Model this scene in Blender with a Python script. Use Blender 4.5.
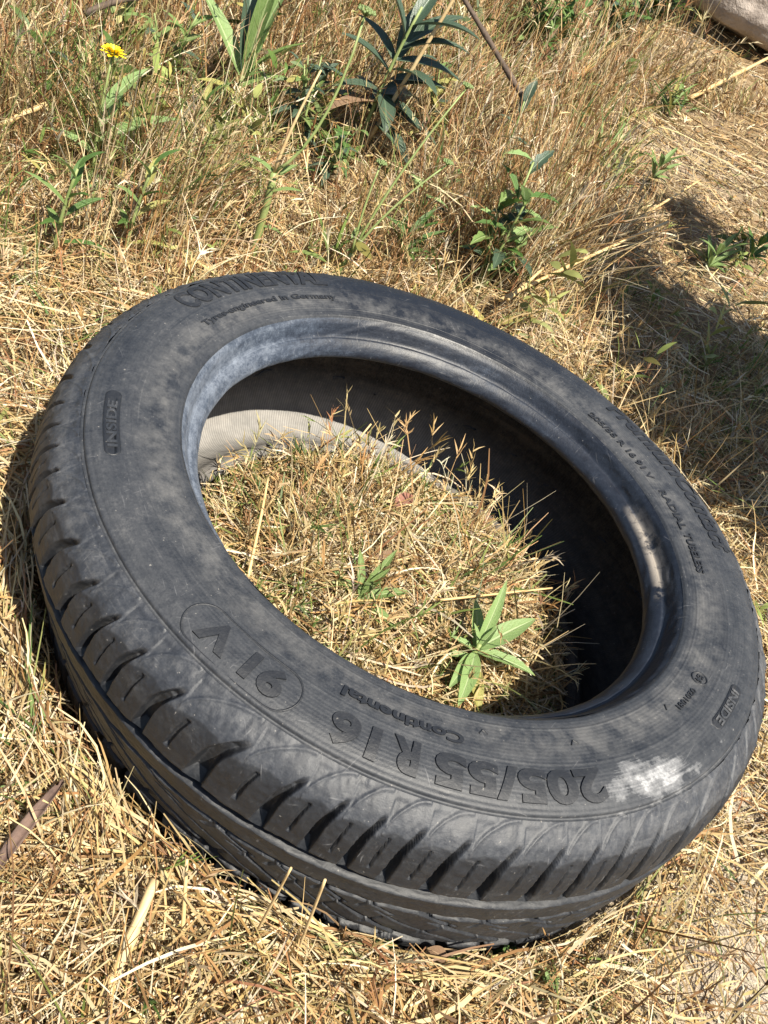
import bpy, bmesh, math, random
import numpy as np
from mathutils import Vector, Matrix

for _o in list(bpy.data.objects):
    bpy.data.objects.remove(_o)
SC = bpy.context.scene
COL = SC.collection
rng = np.random.default_rng(11)
random.seed(11)
R_ = math.radians

# ------------------------------------------------------------------ camera, sky, sun, exposure
TZ = 0.085                                            # height of the tyre's middle plane above the ground
CAM_R = np.array([[-0.87879751, 0.2967464, 0.37370644],
                  [-0.03776029, 0.73743288, -0.67436408],
                  [-0.47569853, -0.60674074, -0.63684895]])
CAM_C = np.array([0.37924221, 0.42671758, 0.50464676 + TZ])
FPX = 855.78
cd = bpy.data.cameras.new('camera')
cam = bpy.data.objects.new('camera', cd)
COL.objects.link(cam)
cd.sensor_fit = 'VERTICAL'
cd.sensor_height = 24.0
cd.lens = 24.0 * FPX / 1024.0
cd.clip_start = 0.01
cd.clip_end = 800.0
mw = Matrix.Identity(4)
for i in range(3):
    mw[i][0] = CAM_R[0][i]; mw[i][1] = -CAM_R[1][i]; mw[i][2] = -CAM_R[2][i]; mw[i][3] = CAM_C[i]
cam.matrix_world = mw
SC.camera = cam

SUN_AZ, SUN_EL = R_(100), R_(60)
L = Vector((math.cos(SUN_AZ) * math.cos(SUN_EL), math.sin(SUN_AZ) * math.cos(SUN_EL), math.sin(SUN_EL)))
w = bpy.data.worlds.new('World')
SC.world = w
w.use_nodes = True
wn = w.node_tree
sky = wn.nodes.new('ShaderNodeTexSky')
sky.sky_type = 'NISHITA'
sky.sun_disc = False
sky.sun_elevation = SUN_EL
sky.sun_rotation = math.pi / 2 - SUN_AZ
bg = wn.nodes['Background']
bg.inputs['Strength'].default_value = 0.06
wn.links.new(sky.outputs[0], bg.inputs['Color'])
sd = bpy.data.lights.new('sun', 'SUN')
sd.energy = 5.0
sd.angle = R_(0.5)
sd.color = (1.0, 0.93, 0.80)
sun = bpy.data.objects.new('sun', sd)
COL.objects.link(sun)
sun.rotation_euler = L.to_track_quat('Z', 'Y').to_euler()
sun.location = L * 6
SC.view_settings.view_transform = 'Standard'
SC.view_settings.look = 'None'
SC.view_settings.gamma = 1
SC.view_settings.exposure = 1.22
SC.view_settings.use_curve_mapping = False
SC.render.engine = 'CYCLES'
SC.cycles.max_bounces = 6
SC.cycles.diffuse_bounces = 3
SC.cycles.glossy_bounces = 2
SC.cycles.transmission_bounces = 3
SC.cycles.use_denoising = True

# ------------------------------------------------------------------ terrain
def vnoise(x, y, s, seed=0):
    """smooth value noise in 0..1"""
    x = np.asarray(x, float) / s + 37.3 * seed + 500; y = np.asarray(y, float) / s - 19.7 * seed + 500
    xi = np.floor(x).astype(np.int64); yi = np.floor(y).astype(np.int64)
    fx = x - xi; fy = y - yi
    fx = fx * fx * (3 - 2 * fx); fy = fy * fy * (3 - 2 * fy)
    def h(a, b):
        n = (a * 374761393 + b * 668265263 + seed * 1442695041) & 0x7fffffff
        n = ((n ^ (n >> 13)) * 1274126177) & 0x7fffffff
        return ((n ^ (n >> 16)) & 0xffff) / 65535.0
    return (h(xi, yi) * (1 - fx) + h(xi + 1, yi) * fx) * (1 - fy) + (h(xi, yi + 1) * (1 - fx) + h(xi + 1, yi + 1) * fx) * fy

FE = np.array([-0.617, -0.787])                       # horizontal viewing direction
FOOT = np.array([CAM_C[0], CAM_C[1]])
def height(x, y):
    x = np.asarray(x, float); y = np.asarray(y, float)
    s = x * FE[0] + y * FE[1]
    k = 0.25
    bank = 0.20 * k * np.log1p(np.exp(np.clip((s - 0.95) / k, -30, 30)))
    bank = np.where(bank > 0.8, 0.8 + 0.5 * np.tanh((bank - 0.8) / 0.5), bank)
    r = np.hypot(x, y)
    far = np.clip((r - 0.45) / 0.6, 0, 1)
    bump = (vnoise(x, y, 0.55, 1) - .5) * 0.07 * far + (vnoise(x, y, 0.17, 2) - .5) * 0.018 * np.clip((r - .3) / .3, 0, 1)
    az = np.degrees(np.arctan2(y, x))
    front = np.exp(-((az - 70) / 52.0) ** 2) * np.clip((r - .30) / .04, 0, 1) * np.exp(-((r - .33) / .25) ** 2) * 0.027
    inner = 0.034 * np.clip((0.205 - r) / 0.12, 0, 1) ** 0.6 * (r < .21)
    pressed = -.035 * np.clip((r - .197) / .012, 0, 1) * np.clip((.312 - r) / .014, 0, 1)      # pressed down by the tyre
    return bank + bump + front + inner + pressed

def ray(px, py):
    d = CAM_R.T @ np.array([(px - 384) / FPX, (py - 512) / FPX, 1.0])
    return d / np.linalg.norm(d)
def at(px, py, lift=0.0):
    """point of the ground that stands at a place in the photograph"""
    d = ray(px, py); lo = 0.2
    s = 0.2
    while s < 14:
        P = CAM_C + d * s
        if P[2] < height(P[0], P[1]) + lift:
            break
        s += 0.01
    P = CAM_C + d * s
    return Vector((float(P[0]), float(P[1]), float(height(P[0], P[1]))))

# ------------------------------------------------------------------ material helpers
def new_mat(name):
    m = bpy.data.materials.new(name); m.use_nodes = True
    nt = m.node_tree; b = nt.nodes['Principled BSDF']
    return m, nt, b
def N(nt, typ, **kw):
    n = nt.nodes.new(typ)
    for k, v in kw.items():
        if k in ('operation', 'data_type', 'blend_type', 'noise_dimensions', 'attribute_name', 'wave_type', 'bands_direction', 'feature', 'interpolation'):
            setattr(n, k, v)
        else:
            n.inputs[k].default_value = v
    return n
def noise(nt, vec, scale, detail=4.0, rough=0.6):
    n = nt.nodes.new('ShaderNodeTexNoise')
    n.inputs['Scale'].default_value = scale; n.inputs['Detail'].default_value = detail; n.inputs['Roughness'].default_value = rough
    if vec is not None: nt.links.new(vec, n.inputs['Vector'])
    return n.outputs['Fac']
def ramp(nt, fac, stops):
    r = nt.nodes.new('ShaderNodeValToRGB')
    e = r.color_ramp.elements
    while len(e) < len(stops): e.new(0.5)
    for k, (p, c) in zip(e, stops):
        k.position = p
        k.color = (c, c, c, 1) if isinstance(c, (int, float)) else (*c, 1)
    nt.links.new(fac, r.inputs[0])
    return r.outputs[0]
def mix(nt, fac, a, b, typ='MIX'):
    m = nt.nodes.new('ShaderNodeMix'); m.data_type = 'RGBA'; m.blend_type = typ
    for s, v in ((m.inputs[0], fac), (m.inputs[6], a), (m.inputs[7], b)):
        if isinstance(v, (int, float)): s.default_value = v
        elif isinstance(v, tuple): s.default_value = (*v, 1) if len(v) == 3 else v
        else: nt.links.new(v, s)
    return m.outputs[2]
def math_(nt, op, a, b=None, clamp=False):
    m = nt.nodes.new('ShaderNodeMath'); m.operation = op; m.use_clamp = clamp
    for i, v in enumerate((a, b)):
        if v is None: continue
        if isinstance(v, (int, float)): m.inputs[i].default_value = v
        else: nt.links.new(v, m.inputs[i])
    return m.outputs[0]
def bump(nt, b, h, strength, dist):
    n = nt.nodes.new('ShaderNodeBump'); n.inputs['Strength'].default_value = strength; n.inputs['Distance'].default_value = dist
    nt.links.new(h, n.inputs['Height']); nt.links.new(n.outputs[0], b.inputs['Normal'])
    return n

def mat_ground():
    m, nt, b = new_mat('dry_soil')
    tc = nt.nodes.new('ShaderNodeTexCoord').outputs['Object']
    n1 = noise(nt, tc, 2.2, 5); n2 = noise(nt, tc, 38, 6, .7); n3 = noise(nt, tc, 240, 3, .7)
    c = ramp(nt, n2, [(.3, (.10, .065, .032)), (.52, (.22, .145, .07)), (.72, (.34, .25, .14))])
    pale = ramp(nt, n1, [(.45, 0.0), (.62, 1.0)])
    c2 = ramp(nt, n3, [(.35, (.27, .22, .16)), (.6, (.47, .41, .33))])
    dv = nt.nodes.new('ShaderNodeVectorMath'); dv.operation = 'DISTANCE'; nt.links.new(tc, dv.inputs[0]); dv.inputs[1].default_value = (-.42, .30, 0)
    yard = ramp(nt, dv.outputs['Value'], [(.22, .85), (.50, 0.0)])
    nt.links.new(mix(nt, math_(nt, 'MAXIMUM', yard, math_(nt, 'MULTIPLY', pale, .45)), c, c2), b.inputs['Base Color'])
    b.inputs['Roughness'].default_value = .95
    h = math_(nt, 'ADD', math_(nt, 'MULTIPLY', n2, 1.0), math_(nt, 'MULTIPLY', n3, .5))
    bump(nt, b, h, .9, .012)
    return m

def mat_blade(name, trans=.25, rough=.6):
    m, nt, b = new_mat(name)
    a = nt.nodes.new('ShaderNodeVertexColor'); a.layer_name = 'col'
    tc = nt.nodes.new('ShaderNodeTexCoord').outputs['Object']
    v = noise(nt, tc, 60, 3)
    c = mix(nt, ramp(nt, v, [(.3, .55), (.7, 0.0)]), a.outputs['Color'], mix(nt, 1.0, a.outputs['Color'], (.62, .55, .5), 'MULTIPLY'))
    nt.links.new(c, b.inputs['Base Color'])
    b.inputs['Roughness'].default_value = rough
    b.inputs['Specular IOR Level'].default_value = .35
    t = nt.nodes.new('ShaderNodeBsdfTranslucent'); nt.links.new(c, t.inputs['Color'])
    ms = nt.nodes.new('ShaderNodeMixShader'); ms.inputs[0].default_value = trans
    nt.links.new(b.outputs[0], ms.inputs[1]); nt.links.new(t.outputs[0], ms.inputs[2])
    nt.links.new(ms.outputs[0], nt.nodes['Material Output'].inputs['Surface'])
    return m

def mat_leaf(name, base, dark, vein, trans=.3, rough=.5):
    m, nt, b = new_mat(name)
    tc = nt.nodes.new('ShaderNodeTexCoord').outputs['Object']
    uv = nt.nodes.new('ShaderNodeUVMap').outputs[0]
    sx = nt.nodes.new('ShaderNodeSeparateXYZ'); nt.links.new(uv, sx.inputs[0])
    mid = math_(nt, 'ABSOLUTE', math_(nt, 'SUBTRACT', sx.outputs[0], .5))
    # side veins run forward from the midrib
    ph = math_(nt, 'SUBTRACT', math_(nt, 'MULTIPLY', sx.outputs[1], 9.0), math_(nt, 'MULTIPLY', mid, 5.0))
    fr = math_(nt, 'ABSOLUTE', math_(nt, 'SUBTRACT', math_(nt, 'FRACT', ph), .5))
    sv = ramp(nt, fr, [(.0, .45), (.09, 0.0)])
    mr = ramp(nt, mid, [(.0, 1.0), (.035, .75), (.07, 0.0)])
    v = math_(nt, 'MAXIMUM', sv, mr)
    oi = nt.nodes.new('ShaderNodeObjectInfo')
    n = noise(nt, tc, 45, 4)
    blot = ramp(nt, n, [(.35, 0.0), (.7, 1.0)])
    c = mix(nt, blot, base, dark)
    c = mix(nt, math_(nt, 'MULTIPLY', oi.outputs['Random'], .35), c, tuple(x * .6 for x in base))
    c = mix(nt, math_(nt, 'MULTIPLY', v, .7), c, vein)
    spots = ramp(nt, noise(nt, tc, 160, 2), [(.70, 0.0), (.76, 1.0)])
    c = mix(nt, math_(nt, 'MULTIPLY', spots, .5), c, (.16, .10, .04))
    tipm = ramp(nt, math_(nt, 'MULTIPLY', math_(nt, 'ADD', sx.outputs[1], math_(nt, 'MULTIPLY', noise(nt, tc, 22, 3), .6)), .6), [(.74, 0.0), (.82, 1.0)])
    c = mix(nt, math_(nt, 'MULTIPLY', tipm, .7), c, (.30, .21, .08))
    c = mix(nt, ramp(nt, noise(nt, tc, 300, 4, .8), [(.50, 0.0), (.75, .30)]), c, (.34, .29, .20))
    nt.links.new(c, b.inputs['Base Color'])
    b.inputs['Roughness'].default_value = rough
    b.inputs['Specular IOR Level'].default_value = .4
    bump(nt, b, math_(nt, 'ADD', v, math_(nt, 'MULTIPLY', n, .8)), .5, .0012)
    t = nt.nodes.new('ShaderNodeBsdfTranslucent'); nt.links.new(c, t.inputs['Color'])
    ms = nt.nodes.new('ShaderNodeMixShader'); ms.inputs[0].default_value = trans
    nt.links.new(b.outputs[0], ms.inputs[1]); nt.links.new(t.outputs[0], ms.inputs[2])
    nt.links.new(ms.outputs[0], nt.nodes['Material Output'].inputs['Surface'])
    return m

def mat_plain(name, c1, c2, scale=60, rough=.8, bmp=.4, bd=.002, stretch=(1, 1, 1)):
    m, nt, b = new_mat(name)
    tc = nt.nodes.new('ShaderNodeTexCoord').outputs['Object']
    mp = nt.nodes.new('ShaderNodeMapping'); mp.inputs['Scale'].default_value = stretch
    nt.links.new(tc, mp.inputs[0])
    n = noise(nt, mp.outputs[0], scale, 6, .65)
    nt.links.new(ramp(nt, n, [(.32, c1), (.68, c2)]), b.inputs['Base Color'])
    b.inputs['Roughness'].default_value = rough
    bump(nt, b, n, bmp, bd)
    return m

def mat_rubber(name, kind):
    m, nt, b = new_mat(name)
    tc = nt.nodes.new('ShaderNodeTexCoord').outputs['Object']
    sep = nt.nodes.new('ShaderNodeSeparateXYZ'); nt.links.new(tc, sep.inputs[0])
    ang = math_(nt, 'ARCTAN2', sep.outputs[1], sep.outputs[0])
    rr = math_(nt, 'SQRT', math_(nt, 'ADD', math_(nt, 'MULTIPLY', sep.outputs[0], sep.outputs[0]), math_(nt, 'MULTIPLY', sep.outputs[1], sep.outputs[1])))
    # polar coordinates: long streaks along the circumference, short ones across
    cmb = nt.nodes.new('ShaderNodeCombineXYZ')
    nt.links.new(math_(nt, 'MULTIPLY', ang, .27), cmb.inputs[0]); nt.links.new(rr, cmb.inputs[1]); nt.links.new(sep.outputs[2], cmb.inputs[2])
    n1 = noise(nt, tc, 9, 6, .65); n2 = noise(nt, tc, 55, 6, .7); n3 = noise(nt, tc, 420, 4, .7)
    mp = nt.nodes.new('ShaderNodeMapping'); mp.inputs['Scale'].default_value = (6, 70, 60); nt.links.new(cmb.outputs[0], mp.inputs[0])
    streak = noise(nt, mp.outputs[0], 1.0, 5, .65)
    d = math_(nt, 'ADD', math_(nt, 'ADD', math_(nt, 'MULTIPLY', n1, .22), math_(nt, 'MULTIPLY', n2, .38)), math_(nt, 'MULTIPLY', streak, .50))
    def around(deg, width):
        """1 near one bearing of the tyre, 0 elsewhere"""
        return ramp(nt, math_(nt, 'COSINE', math_(nt, 'SUBTRACT', ang, R_(deg))), [(max(0.0, math.cos(R_(width))), 0.0), (min(1.0, math.cos(R_(width * .35))), 1.0)])
    n4 = noise(nt, tc, 190, 6, .8); n5 = noise(nt, tc, 700, 3, .7)
    mp2 = nt.nodes.new('ShaderNodeMapping'); mp2.inputs['Scale'].default_value = (9, 420, 300); nt.links.new(cmb.outputs[0], mp2.inputs[0])
    scuff = ramp(nt, noise(nt, mp2.outputs[0], 1.0, 4, .7), [(.60, 0.0), (.72, 1.0)])
    d = math_(nt, 'ADD', math_(nt, 'MULTIPLY', d, .55), math_(nt, 'ADD', math_(nt, 'MULTIPLY', n4, .30), math_(nt, 'MULTIPLY', n5, .16)))
    geo = nt.nodes.new('ShaderNodeNewGeometry')
    edge = ramp(nt, geo.outputs['Pointiness'], [(.505, 0.0), (.56, 1.0)])
    d = math_(nt, 'ADD', d, math_(nt, 'MULTIPLY', scuff, .06))
    scr = None
    for ai, (an, sc_) in enumerate(((.4, 620), (1.5, 520), (2.6, 700))):
        mr_ = nt.nodes.new('ShaderNodeMapping'); mr_.inputs['Rotation'].default_value = (0, 0, an); nt.links.new(tc, mr_.inputs[0])
        ms_ = nt.nodes.new('ShaderNodeMapping'); ms_.inputs['Scale'].default_value = (26, sc_, 60); nt.links.new(mr_.outputs[0], ms_.inputs[0])
        one = ramp(nt, noise(nt, ms_.outputs[0], 1.0, 2, .5), [(.70, 0.0), (.735, 1.0)])
        scr = one if scr is None else math_(nt, 'MAXIMUM', scr, one)
    scr = math_(nt, 'MULTIPLY', scr, ramp(nt, n2, [(.45, 0.0), (.62, 1.0)]))
    if kind in ('tread', 'sidewall', 'bead'): d = math_(nt, 'ADD', d, math_(nt, 'MULTIPLY', edge, .06 if kind == 'tread' else .10))
    if kind == 'sidewall':
        d = math_(nt, 'SUBTRACT', d, math_(nt, 'MULTIPLY', around(-110, 42), .15))  # darker arc: cleaner rubber, with the sky's dark reflection put into the colour
        c = ramp(nt, d, [(.40, (.0070, .0086, .0125)), (.49, (.0185, .0210, .0260)), (.575, (.033, .0355, .0405)), (.69, (.080, .080, .082))])
        # brownish band of dust towards the bead
        bandr = ramp(nt, rr, [(.223, 0.0), (.232, .55), (.244, .35), (.256, 0.0)])
        c = mix(nt, math_(nt, 'MULTIPLY', bandr, ramp(nt, n2, [(.4, 0.), (.65, 1.)])), c, (.125, .122, .118))
        # dried white splash
        vd = nt.nodes.new('ShaderNodeVectorMath'); vd.operation = 'SUBTRACT'; nt.links.new(tc, vd.inputs[0]); vd.inputs[1].default_value = (-.0400, .2700, .10)
        vr = nt.nodes.new('ShaderNodeVectorRotate'); vr.rotation_type = 'Z_AXIS'; vr.inputs['Angle'].default_value = -R_(10); nt.links.new(vd.outputs[0], vr.inputs['Vector'])
        vs = nt.nodes.new('ShaderNodeVectorMath'); vs.operation = 'MULTIPLY'; nt.links.new(vr.outputs[0], vs.inputs[0]); vs.inputs[1].default_value = (18, 50, 0)
        ln = nt.nodes.new('ShaderNodeVectorMath'); ln.operation = 'LENGTH'; nt.links.new(vs.outputs[0], ln.inputs[0])
        sp = math_(nt, 'ADD', math_(nt, 'SUBTRACT', 1.0, ln.outputs['Value']), math_(nt, 'ADD', math_(nt, 'MULTIPLY', math_(nt, 'SUBTRACT', noise(nt, tc, 36, 8, .70), .5), 3.4), math_(nt, 'MULTIPLY', math_(nt, 'SUBTRACT', noise(nt, mp2.outputs[0], .35, 5, .7), .5), 2.6)))
        spm = ramp(nt, sp, [(.30, 0.0), (.45, .18), (.85, .45), (1.5, .75)])
        c = mix(nt, math_(nt, 'MULTIPLY', spm, ramp(nt, n3, [(.3, .5), (.6, 1.0)])), c, (.38, .38, .385))
    elif kind == 'letter':
        c = ramp(nt, d, [(.40, (.0055, .0068, .0100)), (.56, (.0105, .0122, .0160)), (.72, (.048, .048, .050))])
    elif kind == 'bead':
        d = math_(nt, 'ADD', d, math_(nt, 'SUBTRACT', math_(nt, 'MULTIPLY', around(-22, 66), .21), .09))  # paler around one bearing, darker round the rest of the ring
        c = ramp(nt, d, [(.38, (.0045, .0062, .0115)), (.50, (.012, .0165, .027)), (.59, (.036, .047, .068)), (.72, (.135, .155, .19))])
        # a smear of dry mud along the ridge
        rdg = ramp(nt, rr, [(.2040, 0.0), (.2062, 1.0), (.2100, 1.0), (.2115, 0.0)])
        sme = math_(nt, 'MULTIPLY', math_(nt, 'MULTIPLY', rdg, around(164, 17)), ramp(nt, n2, [(.40, 0.0), (.52, 1.0)]))
        c = mix(nt, math_(nt, 'MULTIPLY', sme, .85), c, (.40, .35, .29))
    elif kind == 'tread':
        a = nt.nodes.new('ShaderNodeVertexColor'); a.layer_name = 'dust'
        c0 = ramp(nt, d, [(.38, (.0045, .0054, .0080)), (.54, (.0095, .0108, .0140)), (.68, (.036, .037, .040))])
        c1 = ramp(nt, d, [(.39, (.0095, .0112, .0160)), (.51, (.0265, .0298, .0370)), (.66, (.085, .086, .090))])
        c = mix(nt, a.outputs['Color'], c0, c1)
    elif kind == 'liner':
        vor = math_(nt, 'SINE', math_(nt, 'MULTIPLY', math_(nt, 'ADD', ang, math_(nt, 'MULTIPLY', rr, 1.2)), 620.0))
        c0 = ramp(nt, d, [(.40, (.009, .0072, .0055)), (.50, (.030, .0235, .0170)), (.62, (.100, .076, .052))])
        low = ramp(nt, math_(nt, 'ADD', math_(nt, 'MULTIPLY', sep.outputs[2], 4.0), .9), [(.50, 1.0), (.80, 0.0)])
        low = math_(nt, 'MULTIPLY', low, math_(nt, 'ADD', math_(nt, 'MULTIPLY', around(-85, 100), .85), .15))  # pale tone kept where sun enters; shade of the other side painted in
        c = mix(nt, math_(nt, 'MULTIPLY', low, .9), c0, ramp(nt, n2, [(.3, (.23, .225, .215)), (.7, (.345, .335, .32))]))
        c = mix(nt, ramp(nt, vor, [(.0, .32), (.35, 0.0)]), c, (.05, .047, .045))
    if kind in ('sidewall', 'bead', 'tread'): c = mix(nt, math_(nt, 'MULTIPLY', scr, .55), c, (.13, .13, .135))
    # small pale specks of grit
    gr = ramp(nt, noise(nt, tc, 380, 2, .5), [(.735, 0.0), (.77, 1.0)])
    c = mix(nt, math_(nt, 'MULTIPLY', gr, .42), c, (.30, .28, .25))
    nt.links.new(c, b.inputs['Base Color'])
    rg = ramp(nt, d, [(.35, .42 if kind != 'bead' else .44), (.7, .72 if kind != 'bead' else .66)])
    if kind == 'liner': rg = ramp(nt, d, [(.3, .85), (.7, .95)])
    nt.links.new(rg, b.inputs['Roughness'])
    b.inputs['Specular IOR Level'].default_value = .5 if kind != 'liner' else .15
    h = math_(nt, 'ADD', math_(nt, 'MULTIPLY', n3, .5), math_(nt, 'ADD', n2, math_(nt, 'MULTIPLY', streak, .6)))
    if kind == 'sidewall':
        h = math_(nt, 'ADD', h, math_(nt, 'MULTIPLY', math_(nt, 'SINE', math_(nt, 'MULTIPLY', rr, 2400.0)), math_(nt, 'MULTIPLY', n1, .16)))
    bump(nt, b, h, .35, .0014)
    return m

# ------------------------------------------------------------------ mesh helpers
def mesh_obj(name, V, F, mat, parent=None, smooth=True, col=None, colname='col', uv=None):
    V = np.asarray(V, np.float32); F = np.asarray(F, np.int32)
    me = bpy.data.meshes.new(name)
    k = F.shape[1]
    me.vertices.add(len(V)); me.vertices.foreach_set('co', V.ravel())
    me.loops.add(F.size); me.loops.foreach_set('vertex_index', F.ravel())
    me.polygons.add(len(F)); me.polygons.foreach_set('loop_start', np.arange(0, F.size, k, dtype=np.int32))
    me.polygons.foreach_set('loop_total', np.full(len(F), k, np.int32))
    if smooth: me.polygons.foreach_set('use_smooth', np.ones(len(F), bool))
    if col is not None:
        a = me.attributes.new(colname, 'FLOAT_COLOR', 'POINT')
        c = np.ones((len(V), 4), np.float32); c[:, :3] = col if np.ndim(col) == 2 else np.asarray(col)[:, None]
        a.data.foreach_set('color', c.ravel())
    if uv is not None:
        u = me.uv_layers.new(name='UVMap')
        u.data.foreach_set('uv', np.asarray(uv, np.float32)[F.ravel()].ravel())
    me.update(calc_edges=True)
    me.materials.append(mat)
    o = bpy.data.objects.new(name, me); COL.objects.link(o)
    if parent: o.parent = parent
    return o
def tag(o, label=None, cat=None, group=None, kind=None):
    if label: o['label'] = label
    if cat: o['category'] = cat
    if group: o['group'] = group
    if kind: o['kind'] = kind
    return o
def empty(name, loc, label, cat, group=None):
    o = bpy.data.objects.new(name, None); COL.objects.link(o)
    o.empty_display_size = .05
    o.location = loc
    return tag(o, label, cat, group)

def tube(pts, rad, n=8):
    """tapered tube through points -> verts, quads"""
    P = [Vector(p) for p in pts]; V = []; F = []
    up = Vector((.3, .1, 1)).normalized(); prev = None
    for i, p in enumerate(P):
        t = ((P[min(i + 1, len(P) - 1)] - P[max(i - 1, 0)])).normalized()
        s = t.cross(up) if prev is None else prev - t * prev.dot(t)
        if s.length < 1e-4: s = t.cross(Vector((1, 0, 0)))
        s.normalize(); prev = s; q = t.cross(s)
        r = rad[i] if hasattr(rad, '__len__') else rad
        for k in range(n):
            a = 2 * math.pi * k / n
            V.append(p + (s * math.cos(a) + q * math.sin(a)) * r)
    for i in range(len(P) - 1):
        for k in range(n):
            F.append((i * n + k, i * n + (k + 1) % n, (i + 1) * n + (k + 1) % n, (i + 1) * n + k))
    # closed ends
    c0 = len(V); V.append(P[0]); c1 = len(V); V.append(P[-1])
    for k in range(0, n, 2):
        F.append((c0, (k + 2) % n, (k + 1) % n, k))
        b = (len(P) - 1) * n
        F.append((c1, b + k, b + (k + 1) % n, b + (k + 2) % n))
    return np.array([tuple(v) for v in V]), np.array(F)

def bez(p0, p1, p2, n):
    t = np.linspace(0, 1, n)[:, None]
    return (1 - t) ** 2 * np.array(p0) + 2 * t * (1 - t) * np.array(p1) + t * t * np.array(p2)

# ------------------------------------------------------------------ ground
def build_ground():
    # polar sheet: fine near the tyre, coarse to the horizon
    rad = np.concatenate([np.linspace(0, .6, 90), .6 + np.geomspace(.008, 400, 190)])
    na = 420
    A = np.linspace(0, 2 * np.pi, na, endpoint=False)
    X = rad[:, None] * np.cos(A); Y = rad[:, None] * np.sin(A)
    Z = height(X, Y)
    V = np.stack([X, Y, Z], -1).reshape(-1, 3)
    i = np.arange(len(rad) - 1)[:, None] * na; j = np.arange(na)[None]
    F = np.stack([i + j, i + na + j, i + na + (j + 1) % na, i + (j + 1) % na], -1).reshape(-1, 4)
    o = mesh_obj('ground', V, F, mat_ground())
    tag(o, 'dry sloping ground of pale brown soil under straw', 'ground', kind='structure')
build_ground()

# ------------------------------------------------------------------ the tyre
M_SIDE = mat_rubber('dusty_sidewall_rubber', 'sidewall'); M_LETTER = mat_rubber('moulded_letter_rubber', 'letter')
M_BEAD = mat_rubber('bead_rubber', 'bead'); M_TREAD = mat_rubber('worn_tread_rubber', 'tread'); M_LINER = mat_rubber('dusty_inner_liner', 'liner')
NB = 62
sm = lambda a, b, x: np.clip((x - a) / (b - a), 0, 1) ** 2 * (3 - 2 * np.clip((x - a) / (b - a), 0, 1))
def catmull(P, per):
    P = np.array(P, float); out = []
    Q = np.vstack([2 * P[0] - P[1], P, 2 * P[-1] - P[-2]])
    for i in range(1, len(Q) - 2):
        t = np.linspace(0, 1, per, endpoint=False)[:, None]
        a, b, c, d = Q[i - 1], Q[i], Q[i + 1], Q[i + 2]
        out.append(.5 * (2 * b + (c - a) * t + (2 * a - 5 * b + 4 * c - d) * t ** 2 + (3 * b - a - 3 * c + d) * t ** 3))
    out.append(P[-1:]); return np.vstack(out)
SIDE_P = np.array([(218.6, 95.2), (220.2, 97), (223, 98.2), (228, 99.4), (235, 100.8), (244, 102.2), (254, 103.2), (266, 103.6), (276, 102.4), (283, 99.8), (288, 96.5)]) / 1000
SIDE = catmull(SIDE_P, 12)
BEAD = catmull(np.array([(207, 59), (203, 60.5), (200.3, 64), (200.6, 69), (203.5, 74.5), (207.6, 78.6), (209.8, 79.2), (211.6, 81.4), (213.4, 86), (215.6, 91.4), (218.6, 95.2)]) / 1000, 7)
def zprof(r):
    return np.interp(r, SIDE[14:, 0], SIDE[14:, 1])
# upper bead side drops a little on one flank: an unmounted tyre is never quite round
def revolve(name, prof, na, mat, parent, disp=None, col=None, flip=False):
    prof = np.asarray(prof); m = len(prof)
    t = np.gradient(prof, axis=0); t /= np.linalg.norm(t, axis=1)[:, None] + 1e-12
    nrm = np.c_[-t[:, 1], t[:, 0]]
    A = np.linspace(0, 2 * np.pi, na, endpoint=False)
    D = np.zeros((m, na)) if disp is None else disp(A, prof)
    r = prof[:, 0][:, None] + D * nrm[:, 0][:, None]; z = prof[:, 1][:, None] + D * nrm[:, 1][:, None]
    # the lower flank is pushed in on one side where the tyre has settled
    kk = .25 * np.clip(.045 - z, 0, .085) * sm(.23, .30, r) * np.maximum(0, np.cos(A - R_(5))) ** 1.2
    r = r - kk
    V = np.stack([r * np.cos(A), r * np.sin(A), z + 0 * A], -1).reshape(-1, 3)
    i = np.arange(m - 1)[:, None] * na; j = np.arange(na)[None]
    F = np.stack([i + j, i + (j + 1) % na, i + na + (j + 1) % na, i + na + j], -1).reshape(-1, 4)
    if flip: F = F[:, ::-1]
    c = None if col is None else col(A, prof).ravel()
    return mesh_obj(name, V, F, mat, parent, col=c, colname='dust')

tyre = empty('tyre', (0, 0, TZ), 'black worn car tyre lying flat in the straw with grass growing through it', 'tyre')

def side_disp(A, prof):
    r = prof[:, 0][:, None]; A = A[None]
    d = 0.0005 * np.exp(-((r - .2545) / .0006) ** 2)                       # fine ring line
    d = d + .0003 * np.exp(-((r - .2285) / .0006) ** 2)
    d = d - .0011 * np.exp(-((r - .2868) / .0008) ** 2)                    # groove under the shoulder
    d = d + .0006 * np.exp(-((r - .2845) / .0013) ** 2)
    # soft waviness, a few dents
    x = .25 * np.cos(A); y = .25 * np.sin(A)
    d = d + (vnoise(r * np.cos(A), r * np.sin(A), .03, 5) - .5) * .0008 + (vnoise(r * np.cos(A), r * np.sin(A), .008, 6) - .5) * .00025
    return d
def make_side(name, flip):
    prof = SIDE.copy(); 
    if flip: prof = prof[::-1] * [1, -1]
    return prof
# order of the profile: from bead outwards over the shoulder so that (-tz, tr) points out of the rubber
revolve('sidewall', SIDE, 1240, M_SIDE, tyre, lambda A, p: side_disp(A, p))
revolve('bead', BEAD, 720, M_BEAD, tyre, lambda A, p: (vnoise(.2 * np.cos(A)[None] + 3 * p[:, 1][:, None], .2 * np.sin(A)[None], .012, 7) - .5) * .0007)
low = SIDE[::-1] * [1, -1]
revolve('sidewall', low, 620, M_SIDE, tyre)
revolve('bead', BEAD[::-1] * [1, -1], 480, M_LINER, tyre)

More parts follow.
